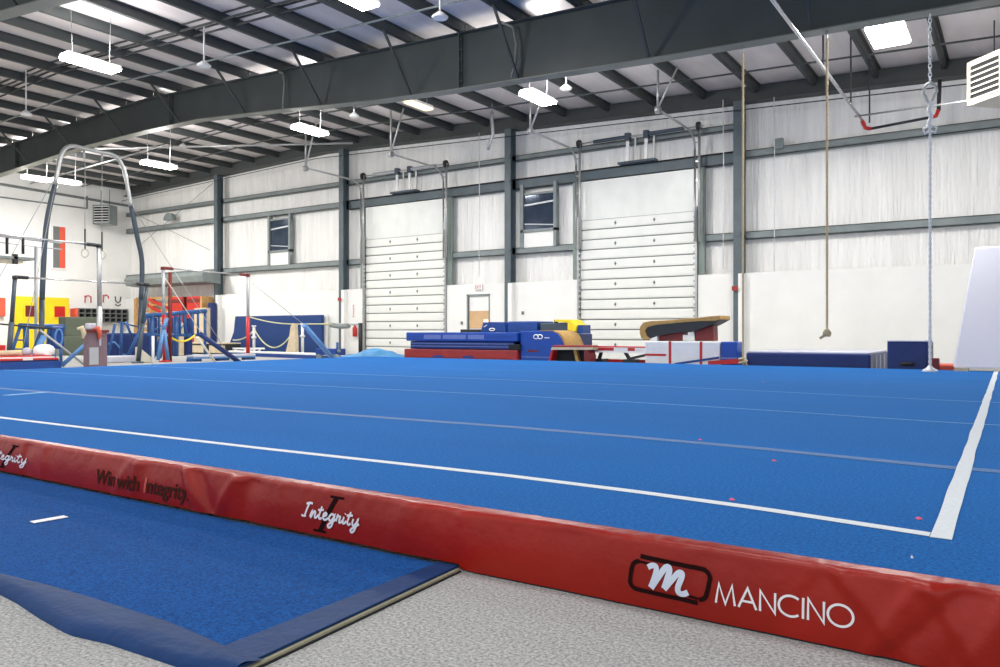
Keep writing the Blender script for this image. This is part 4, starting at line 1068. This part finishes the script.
# rope barrier posts
def bpost(px,yt,D_,label):
    p=PD(px,yt,D_); t=thing('barrier_post',label,'post',(p.x,D_,0),'white barrier posts before the blue wall mat')
    B().tube([(p.x,D_,.02),(p.x,D_,p.z)],.05,10).build('pole',M['white'],t); B().lathe(p.x,D_,[(.25,0),(.24,.03),(.05,.06)],16).build('base',M['white'],t)
    B().lathe(p.x,D_,[(.09,p.z-.45),(.09,p.z-.38)],12).build('collar',M['white'],t)
    B().lathe(p.x,D_,[(.08,p.z-.03),(.08,p.z+.02)],12).build('cap',M['white'],t)
    return p
pa=bpost(254,326,18.6,'white barrier post left of the tan foam wedge'); pb=bpost(302.5,324,18.6,'white barrier post right of the tan foam wedge')
def sag(a,b,s,label):
    a=Vector(a);b=Vector(b); pts=[a.lerp(b,i/14)-Vector((0,0,s*4*(i/14)*(1-i/14))) for i in range(15)]
    tag(B().tube(pts,.024,6).build('barrier_rope',M['yrope']),label,'rope')
sag(pa-Vector((0,0,.1)),(PD(291,335,18.6)),.55,'deep sagging yellow rope between the post and tan wedge')
sag(PD(233,340,18.6),pa-Vector((0,0,.15)),.12,'yellow rope end left of the left barrier post')
sag(PD(250,317,19.2),PD(300,324,19.2),.08,'upper yellow rope stretched across the blue wall mat')
sag(PD(300,324,19.2),PD(332,324,19.0),.0,'pale rope stretched right toward the grey roll')
m=B(); m.prismY([(PD(a,b,18.2).x,max(0,PD(a,b,18.2).z)) for a,b in ((289,372),(293,340),(295,326),(297,323.5),(299,323.5),(300,340),(300,372))],18.0,18.15)
tag(m.build('foam_wedge',M['tan_pale'],bevel=.02),'pale tan upright foam piece before the blue wall mat','foam block')
# grey roll on rail
t=thing('padded_rail','low rail with a grey padded roll left of the left overhead door','rail',(XD(345,19.4),19.4,0))
B().tube([PD(322,324,19.4),PD(360,324.5,19.4)],.03,8).build('rail',M['silver'],t)
a,b=PD(331,325,19.4),PD(349,326,19.4); B().tube([a,a.lerp(b,.5)-Vector((0,0,.03)),b],.085,12).build('padded_roll',M['girt'],t)
p=PD(360.5,324.5,19.4); B().tube([(p.x,19.4,0),(p.x,19.4,p.z+.05)],.07,8).build('post',M['blackm'],t)
# cloth heap
t=thing('blue_cloth','crumpled sky blue cloth heaped behind the floor edge','cloth',(XD(362,14.8),14.8,0))
m=B(); nx,ny=46,12; vs=[]
for j in range(ny+1):
    for i in range(nx+1):
        u,v=i/nx,j/ny; px=326+72*u; x=XD(px,14.5); y=14.5+1.0*v
        prof=.0+ (math.sin(math.pi*min(1,u*1.02))**.6)*(.20+.12*math.exp(-((u-.55)/.15)**2)+.05*math.cos(u*40)*u+.05*math.exp(-((u-.93)/.06)**2))
        z=max(.012,(prof*(1.0+.25*noise.noise(Vector((u*9,v*3,1))))+.03*noise.noise(Vector((u*22,v*6,4))))*math.sin(math.pi*(v*.8+.12))**.5+.06)
        vs.append((x,y,z if 0<v<1 else .01))
m.add(vs,[(j*(nx+1)+i,j*(nx+1)+i+1,(j+1)*(nx+1)+i+1,(j+1)*(nx+1)+i) for j in range(ny) for i in range(nx)],True)
m.build('crumpled_sheet',M['sky_cloth'],t)
# balance beam (long low, white top)
def lowbeam(a,b,zt,h,w,mts,label,name='low_beam'):
    t=thing(name,label,'balance beam',((a.x+b.x)/2,(a.y+b.y)/2,0))
    a=Vector((a.x,a.y,zt-h/2)); b=Vector((b.x,b.y,zt-h/2))
    B().bar(a,b,w,h).build('beam_body',M[mts[1]],t,bevel=.01)
    B().bar(a+Vector((0,0,h/2+.015)),b+Vector((0,0,h/2+.015)),w+.02,.06).build('beam_top',M[mts[0]],t,bevel=.01)
    for f in (.06,.5,.94):
        q=a.lerp(b,f); B().box(q.x-.08,q.x+.08,q.y-.18,q.y+.18,0,zt-h).build('leg',M['blue_metal'],t)
lowbeam(PD(232,354,17.2),PD(338,354,16.2),ZD(290,353.5,16.8),.22,.25,('white','blue_mat'),'long low blue beam with white top before the blue wall mat')
lowbeam(PX(190,357,-18.6),PD(252,358,15.0),.13,.06,.3,('lavender','blue_light'),'short pale blue beam pad just behind the red bars')
# tan and black low boxes
x0=XD(172,17.5); x1=XD(227,17.5); 
for i in range(3):
    a=x0+(x1-x0)*i/3; b=x0+(x1-x0)*(i+1)/3-.04
    t=thing('low_box',('left','middle','right')[i]+' one of three low tan boxes with black frames by the red cabinets','box',((a+b)/2,17.7,0),'row of low tan boxes')
    B().box(a,b,17.5,18.1,0,.38).build('frame',M['blackm'],t); B().box(a+.08,b-.08,17.49,17.5,.06,.32).build('tan_face',M['tan_pale'],t)
    B().box(a,b,17.48,18.12,.38,.42).build('lid',M['lavender'] if i==0 else M['tan_pale'],t)
# bars along the depth direction
def hbar(name,label,X_,pA,pB,baseA,baseB,mt_up,mt_low,capmt,split=None,r=.022,rp=.045,fullA=True):
    """uneven bar: rail from pA to pB (px,py) at x = X_, posts to the floor"""
    A=PX(*pA,X_); Bq=PX(*pB,X_); z=(A.z+Bq.z)/2
    t=thing(name,label,'gymnastics bar',(X_,(A.y+Bq.y)/2,0))
    B().tube([A,Bq],r,10).build('rail',M['chrome'],t)
    for P,bx,show in ((A,baseA,fullA),(Bq,baseB,True)):
        if not show: continue
        foot=PX(bx[0],bx[1],X_) if bx else P; yy=foot.y
        ft=Vector((X_,yy,0)); mid=ft.lerp(Vector((P.x,P.y,P.z)),split or .55)
        B().tube([ft,mid],rp*1.25,10).build('lower_post',M[mt_low],t)
        B().tube([mid,P],rp,10).build('upper_post',M[mt_up],t)
        B().tube([P-Vector((0,0,.05)),P+Vector((0,0,.03))],.06,10).build('end_cap',M[capmt],t)
        d=(Bq-A).normalized()*(1 if P is A else -1)
        B().tube([P,P+d*.28],.042,10).build('grip_sleeve',M[capmt],t)
        B().lathe(X_,yy,[(.16,0),(.15,.03),(.06,.05)],14).build('foot_plate',M[mt_low],t)
    return t,A,Bq
hbar('high_bar','red posted uneven bars high rail standing behind the blue floor',-19.1,(163,268),(248,275),(165,362),(248,358),'silver','red','maroon',.5)
p=PX(166,272,-19.1); tag(B().tube([(-19.1,p.y+.12,0),(-19.1,p.y+.12,p.z)],.05,10).build('maroon_post',M['maroon']),'dark maroon post standing right beside the left upright of the red high bar','post')
hbar('low_bar','slate posted low rail bar standing at the left edge',-18.9,(15,277),(147,284.5),(8,366),(138,362),'darkslate','darkslate','blackm',.5)
hbar('tall_bar','tall silver bar with black sleeves running out of the left edge',-17.6,(-40,230),(99,245.5),(-40,366),(100,363),'galv','galv','blackm',.5,rp=.05,fullA=False)
p=PX(153,336,-18.2); tag(B().tube([(p.x,p.y,0),p],.035,8).build('white_post',M['white']),'thin short white post left of the light blue stand','post')
# wide pale parallel rails at the far left with dark uprights
t=thing('parallel_rails','pale double rail with dark spacers over a grey platform at left edge','rail',(-27,10.5,3.0))
XX=-26
B().tube([PX(-30,233,XX),PX(62,243,XX)],.03,8).build('rail',M['silver'],t); B().tube([PX(-30,239,XX),PX(62,249.5,XX)],.02,8).build('rail',M['silver'],t)
for px in (7,23): B().tube([PX(px,238,XX),PX(px,254,XX)],.045,8).build('spacer',M['blackm'],t)
a=PX(-30,253,XX); b=PX(35,254,XX); B().box(XX-.8,XX,a.y,b.y,a.z-.08,a.z).build('platform',M['girt'],t)
B().box(XX-.6,XX-.1,PX(-30,255,XX).y,PX(25,255,XX).y,PX(20,263,XX).z,a.z-.08).build('platform_side',M['cream'],t)
p=PX(16,254,XX); B().box(XX-.1,XX,p.y-.06,p.y+.06,PX(16,264,XX).z,p.z).build('bracket',M['blackm'],t)
p=PX(36,247,XX); B().tube([(XX,p.y,0),(XX,p.y,p.z)],.05,8).build('support_post',M['silver'],t)
p=PX(-25,247,XX); B().tube([(XX,p.y,0),(XX,p.y,p.z)],.05,8).build('support_post',M['silver'],t)
# ring frame
XX=-20.8
t=thing('ring_frame','tall arched steel ring frame with dark lower legs at the left','ring frame',(XX,11.5,0))
arch=[(42,300),(46,228),(55,185),(58.5,166),(61,155),(66,148),(74,146),(84,148.5),(98,151.5),(112,154.5),(119,160),(124,170),(128,188),(131,206),(137,236),(142,262),(141,300)]
P=[PX(a,b,XX) for a,b in arch]
def seg(i,j,r,mt,name):
    pts=[(p.y,p.z) for p in P[i:j]]; cm=catmull(pts,4); B().tube([(XX,a,b) for a,b in cm],r,10).build(name,M[mt],t)
seg(2,14,.055,'galv','arch_tube')
seg(0,3,.065,'darkslate','leg'); seg(13,17,.065,'darkslate','leg')
for i,px in ((0,41),(16,139)):
    f=Vector((XX,DX(px,XX),0)); B().tube([f,P[i]],.065,10).build('leg',M['darkslate'],t)
    B().box(XX-.25,XX+.25,f.y-.2,f.y+.2,0,.03).build('foot_plate',M['darkslate'],t)
for px,py in ((84,149),(102,152)):
    a=PX(px,py,XX); B().tube([a,a-Vector((0,0,.25))],.03,8).build('swivel',M['galv'],t)
for px0,l in ((60,'left'),(131,'right')):
    pass
m=B(); m.tube([PX(131,205,XX),(XX-2.6,DX(131,XX)+2.4,0.0)],.010,6); m.tube([PX(131,205,XX),(XX+1.8,DX(131,XX)+2.0,0.0)],.010,6); m.build('guy_cable',M['galv'],t)
m=B(); m.tube([PX(58,172,XX),(XX-2.6,DX(58,XX)-1.4,0.0)],.010,6); m.tube([PX(58,172,XX),(XX+1.2,DX(58,XX)-1.5,0.0)],.010,6); m.build('guy_cable',M['galv'],t)
for px,top,sw0,sw1,ry,l in ((85,150,229,249,257,'left'),(102,153,232,251,260,'right')):
    a=PX(px,top+8,XX); b=PX(px,sw0,XX); c=PX(px,sw1,XX); d=PX(px,ry,XX)
    t2=thing('gymnastics_ring','%s hanging ring on a long strap inside the steel arch'%l,'gymnastics ring',(d.x,d.y,d.z-.12))
    B().tube([a,b],.012,6).build('cable',M['galv'],t2); B().bar(b,c,.045,.02).build('strap',M['blackm'],t2)
    B().tube([(XX+.085*math.cos(q*.5236),c.y+.05*math.cos(q*.5236),c.z-.11+.11*math.sin(q*.5236)) for q in range(12)],.017,8,closed=True).build('ring',M['cream'],t2)
# blue climbing frame around the left
def frameset(name,label,pts,mt,r=.06,extra=None,loc=None):
    t=thing(name,label,'frame',loc)
    for nm,a,b,*rr_ in pts:
        a=Vector(a);b=Vector(b); a.z=max(a.z,rr_[0] if rr_ else r); b.z=max(b.z,rr_[0] if rr_ else r)
        B().tube([a,b],(rr_[0] if rr_ else r)*.72,8).build(nm,M[mt],t)
    return t
XX=-21.5
g=lambda px,py,X_=XX: PX(px,py,X_)
t=frameset('blue_stand','blue steel climbing stand with slanted legs in front of the yellow panel',
  [('top_rail',g(19,326),g(64,327),.10),('leg',g(20,327),g(9,362)),('leg',g(26,327),g(26,358),.10),('leg',g(42,327),g(31,358)),('leg',g(53,327),g(53,358),.10),('leg',g(49,327),g(47,358)),
   ('cross_rail',g(14,340),g(27,340),.03),('cross_rail',g(12,349),g(27,349),.03)],'blue_metal',.06,loc=(XX,10.5,0))
t=thing('blue_pad','upright blue pad with rounded outline left of the green panels','pad',(XX+.3,DX(58,XX+.3),1.0))
X3=XX+.3; y0,y1=DX(52,X3),DX(65,X3); z0,z1=PX(58,349,X3).z,PX(58,326,X3).z
B().box(X3-.1,X3,y0,y1,z0,z1).build('pad',M['blue_mat'],t,bevel=.05)
ring=[(X3+.01,(y0+y1)/2+(y1-y0)*.28*math.cos(q*.5236),(z0+z1)/2+(z1-z0)*.36*math.sin(q*.5236)) for q in range(12)]
B().tube(ring,.03,6,closed=True).build('pale_outline',M['blue_light'],t)
t['label']='upright blue pad with oval outline mounted on the blue stand'
for q in (y0+.08,y1-.08): B().tube([(X3-.05,q,0),(X3-.05,q,z0+.05)],.04,8).build('leg',M['blue_metal'],t)
# slate braces and leaning cables
def strut(px0,py0,px1,py1,X_,r,mt,label,name='strut_bar'):
    a=PX(px0,py0,X_); b=PX(px1,py1,X_)
    if py1>350: b.z=r
    tag(B().tube([a,b],r,8).build(name,M[mt]),label,'brace')
strut(99.5,332,62,360,-18.0,.05,'blue_light','light blue slanting brace left of the plaid stand')
strut(40,330,84,359,-18.6,.025,'silver','thin pale cable slanting down toward the plaid stand','brace_cable')
strut(0,324,56,329,-19.5,.02,'blackm','thin dark cable near the left edge','brace_cable')
strut(34,356,44,336,-19.2,.07,'blue_light','light blue curved stand leg beside the white mushroom')
strut(200,334,240,358,-15.6,.06,'blue_deep','navy slanting brace right of the red bars')
strut(304,325,336,356,-13.9,.06,'blue_light','blue slanting brace before the blue wall mat')
strut(165,278,206,340,-18.0,.011,'cream','thin pale cable slanting down from the red high bar','brace_cable')
strut(197,337,216,357,-16.5,.03,'cream','pale slanting strut by the low tan boxes')
strut(252,283,302,323,-16.0,.008,'galv','very thin cable from the red post to the blue brace','brace_cable')
# green grey panels
for i,(a,b,za,zb,mt,l) in enumerate(((66,97,317,335.5,'green_grey','upper green grey panel mat behind the plaid stand'),(64,97,337,357,'green_grey','lower green grey panel mat behind the plaid stand'))):
    X3=-27.0; y0,y1=DX(a,X3),DX(b,X3); z0,z1=max(0,PX(80,zb,X3).z),PX(80,za,X3).z
    zm=PX(80,336,X3).z
    z0,z1=(zm+.004,z1) if i==0 else (0,zm)
    tag(B().box(X3-.5,X3,y0,y1,z0,z1).build('panel_mat',M[mt],bevel=.02),l,'mat')
X3=-26.4; tag(B().box(X3-.25,X3,DX(53,X3),DX(63,X3),0,PX(58,339,X3).z).build('grey_panel',M['girt'],bevel=.02),'short grey panel standing left of the lower green panel','panel')
# striped mat at the far left
X3=-17.6; ya,yb=DX(-20,X3),DX(62,X3)
t=thing('striped_mat','red and white topped blue mat lying at the left edge','mat',(X3,(ya+yb)/2,0))
B().box(X3-1.0,X3,ya,yb,0,.17).build('blue_body',M['blue_mat'],t,bevel=.02)
B().box(X3-.98,X3-.01,ya,yb-.06,.17,.20).build('dark_band',M['blue_deep'],t); B().box(X3-1.0,X3+.01,ya,yb-.08,.20,.235).build('red_band',M['red'],t)
B().box(X3-1.0,X3-.1,ya,yb-.1,.235,.265).build('white_band',M['white'],t); B().box(X3-1.0,X3-.2,ya,yb-.12,.265,.29).build('red_band',M['red'],t)
p=PX(28,358,X3+.02); B().box(X3+.01,X3+.02,p.y-.1,p.y+.1,.20,.24).build('white_tag',M['white'],t)
# mushroom on it
c=PX(44,352,-18.0); t=thing('mushroom_trainer','white domed mushroom trainer on the striped mat','trainer',(c.x,c.y,.29))
B().lathe(c.x,c.y,[(.20,.29),(.215,.34),(.215,.42),(.18,.48),(.11,.52),(.02,.53)],24).build('dome',M['white'],t)
c=PX(8,350,-18.2); tag(B().box(c.x-.15,c.x+.15,c.y-.5,c.y+.22,.29,.40).build('tan_pad',M['tan_pale'],bevel=.04),'low tan pad on the striped mat at the left edge','pad')
c=PX(27,352,-18.2); tag(B().lathe(c.x,c.y,[(.08,.29),(.10,.33),(.08,.42),(.03,.46)],14).build('small_bag',M['lavender']),'small pale bag between the tan pad and the white mushroom','bag')
# plaid chalk stand
X3=-17.0; y0,y1=DX(88.5,X3),DX(107.5,X3); zt=PX(96,330,X3).z
t=thing('chalk_stand','mottled mauve brown chalk stand at the foot of the tall silver post','chalk stand',(X3-.1,(y0+y1)/2,0))
B().box(X3-.22,X3,y0,y1,0,zt).build('body',M['mauve'],t,bevel=.02)
B().box(X3,X3+.01,y0+.02,y0+.22,.08,.46).build('grey_patch',M['silver'],t)
B().box(X3,X3+.01,y0+.24,y0+.28,.5,zt-.05).build('pale_strip',M['lavender'],t)
B().box(X3-.24,X3+.03,y0-.02,y1+.02,zt-.06,zt).build('rim',M['maroon'],t)
def rag(px,py,mt,l):
    c=PX(px,py,X3+.06); m=B(); m.tube([(X3+.02,c.y-.08,zt+.02),(X3+.05,c.y,zt+.05),(X3+.05,c.y+.05,c.z),(X3+.04,c.y+.03,c.z-.12)],.05,8,taper=[.03,.06,.05,.02])
    tag(m.build('cloth_rag',M[mt]),l,'rag')
rag(82,333,'tan_pale','pale yellow rag over the left corner of the chalk stand')
rag(98,334,'letter_orange','pale orange rag over the front of the chalk stand')
c=PX(91,329,X3-.1); tag(B().box(X3-.18,X3-.04,c.y-.1,c.y+.1,zt+.002,zt+.15).build('chalk_box',M['lavender'],bevel=.03),'pale box on top of the chalk stand','box')
# navy mats behind chalk stand
X3=-22.5; y0,y1=DX(106,X3),DX(152,X3)
t=thing('blue_barrier_mat','long navy padded mat between the chalk stand and blue frames','mat',(X3,(y0+y1)/2,0))
B().box(X3-.35,X3,y0,y1,.0,PX(125,333,X3).z).build('pad',M['blue_deep'],t,bevel=.05)
pts=[PX(a,b,X3+.01) for a,b in ((108,344),(114,342),(120,348),(122,354),(128,356))]; B().tube(pts,.03,6).build('pale_cord',M['blue_light'],t)
X3=-19.6; y0,y1=DX(108,X3),DX(140,X3); tag(B().box(X3-.5,X3,y0,y1,0,.17).build('pale_mat',M['lavender'],bevel=.03),'low pale mat on the floor right of the chalk stand','mat')
X3=-18.9; a,b=PX(141,353,X3),PX(151,362,X3); m=B(); m.prismX([(a.y-.05,.0),(a.y-.05,.42),(b.y+.1,.08),(b.y+.1,0)],X3-.2,X3); tag(m.build('tan_wedge',M['cream'],bevel=.02),'small cream wedge between the slate post and the white rail','wedge')
# tangled blue apparatus behind red bar
XX=-20.2
t=frameset('blue_apparatus','blue framed bar apparatus with slanted legs behind the red bars',
 [('top_rail',g(143,316,XX),g(206,311,XX),.09),('leg',g(147,314,XX),g(127,362,XX),.07),('leg',g(152,315,XX),g(152,358,XX),.09),('leg',g(176,316,XX),g(176,360,XX),.10),
  ('leg',g(169,318,XX),g(153,362,XX),.07),('leg',g(184,312,XX),g(186,336,XX),.07),('leg',g(192,312,XX),g(192,336,XX),.07),('leg',g(159,315,XX),g(159,336,XX),.05),('leg',g(198,312,XX),g(198,336,XX),.05),('leg',g(180,313,XX),g(180,336,XX),.05),('leg',g(166,326,XX),g(160,362,XX),.06),('cross_rail',g(147,335,XX),g(206,335,XX),.06),('leg',g(205,312,XX),g(205,357,XX),.06),
  ('cross_brace',g(144,336,XX),g(168,322,XX),.03),('cross_brace',g(168,345,XX),g(186,322,XX),.03)],'blue_metal',.06,loc=(XX,13.5,0))
frameset('light_blue_stand','light blue hunched stand under the red high bar post',
 [('leg',g(163,330,-18.7),g(158,362,-18.7),.07),('leg',g(164,330,-18.7),g(168,362,-18.7),.07),('curved_top',g(163,330,-18.7),g(167,318,-18.7),.07)],'blue_light',.06,loc=(-18.7,DX(163,-18.7),0))
frameset('slate_crossbars','slate crossed braces between the navy mat and slate post',
 [('brace',g(118,322,-21),g(143,328,-21),.03),('brace',g(126,322,-21),g(133,340,-21),.05),('leg',g(122,322,-21),g(121,356,-21),.06),('leg',g(115,324,-21),g(108,358,-21),.05)],'blue_metal',.05,loc=(-21,DX(122,-21),0))
X3=-23.5; y0,y1=DX(152,X3),DX(196,X3)
for i in range(5):
    a=y0+(y1-y0)*i/5; tag(B().box(X3-.3,X3,a,a+(y1-y0)/5*.62,0,PX(175,318,X3).z-(.15 if i%2 else 0)).build('stacked_pad',M['blue_deep' if i%2==0 else 'tan_pale'],bevel=.03),('leftmost navy','second pale','middle navy','fourth pale','rightmost navy')[i]+' upright pad in the row behind the blue frame','pad','upright pads behind the blue frame')
t=thing('yellow_sling','yellow strap sagging below the blue frame','strap',(-19.5,DX(180,-19.5),.9))
A_,B_=PX(168,335,-19.5),PX(195,335,-19.5); B().tube([A_.lerp(B_,i/10)-Vector((0,0,.36*4*(i/10)*(1-i/10)*.5)) for i in range(11)],.028,6).build('strap',M['yellow'],t)
# white carts of small scissors frame
t=thing('white_trestle','low white trestle with slanted legs left of the barrier post','trestle',(XD(246,17.8),17.8,0))
B().bar(PD(232,348.5,17.8),PD(264,348.5,17.8),.08,.06).build('top_bar',M['white'],t)
for a,b in ((236,233),(244,249),(252,248),(261,257)): B().bar(PD(a,348.5,17.8),Vector((XD(b,17.8),17.8,.03)),.05,.05).build('leg',M['white'],t)
# red upright near the dark mesh post and cart wheels
t=thing('blue_trolley','low blue trolley frame with wheels left of the cloth heap','trolley',(XD(330,15.4),15.4,0))
B().box(XD(318,15.4),XD(338,15.4),15.3,15.7,.16,.34).build('body',M['blue_mat'],t,bevel=.02)
B().tube([PD(322,350,15.4),PD(340,351,15.4)],.04,8).build('push_bar',M['girt'],t)
for px in (320,336):
    xx=XD(px,15.35); B().tube([(xx,15.3,.10),(xx,15.38,.10)],.10,14).build('wheel',M['girt'],t)
    B().tube([(xx,15.4,.2),(xx,15.4,.52)],.035,8).build('post',M['blue_metal'],t)

# =====================================================  CAMERA, WORLD
cd=bpy.data.cameras.new('camera'); cam=bpy.data.objects.new('camera',cd); C.objects.link(cam)
cam.location=(0,0,CAM); cam.rotation_euler=(math.pi/2,0,math.atan2(SN,CS))
cd.sensor_width=36; cd.lens=F/1000*36; cd.shift_y=-(333.5-HY)/1000; cd.clip_start=.05; cd.clip_end=200
bpy.context.scene.camera=cam
w=bpy.data.worlds.new('world'); bpy.context.scene.world=w; w.use_nodes=True
bg=w.node_tree.nodes['Background']; bg.inputs[0].default_value=(.95,.97,1,1); bg.inputs[1].default_value=.72
vs_=bpy.context.scene.view_settings
vs_.view_transform='Standard'; vs_.exposure=0.62; vs_.look='None'
for o in bpy.data.objects:
    if '_w' in o: del o['_w']
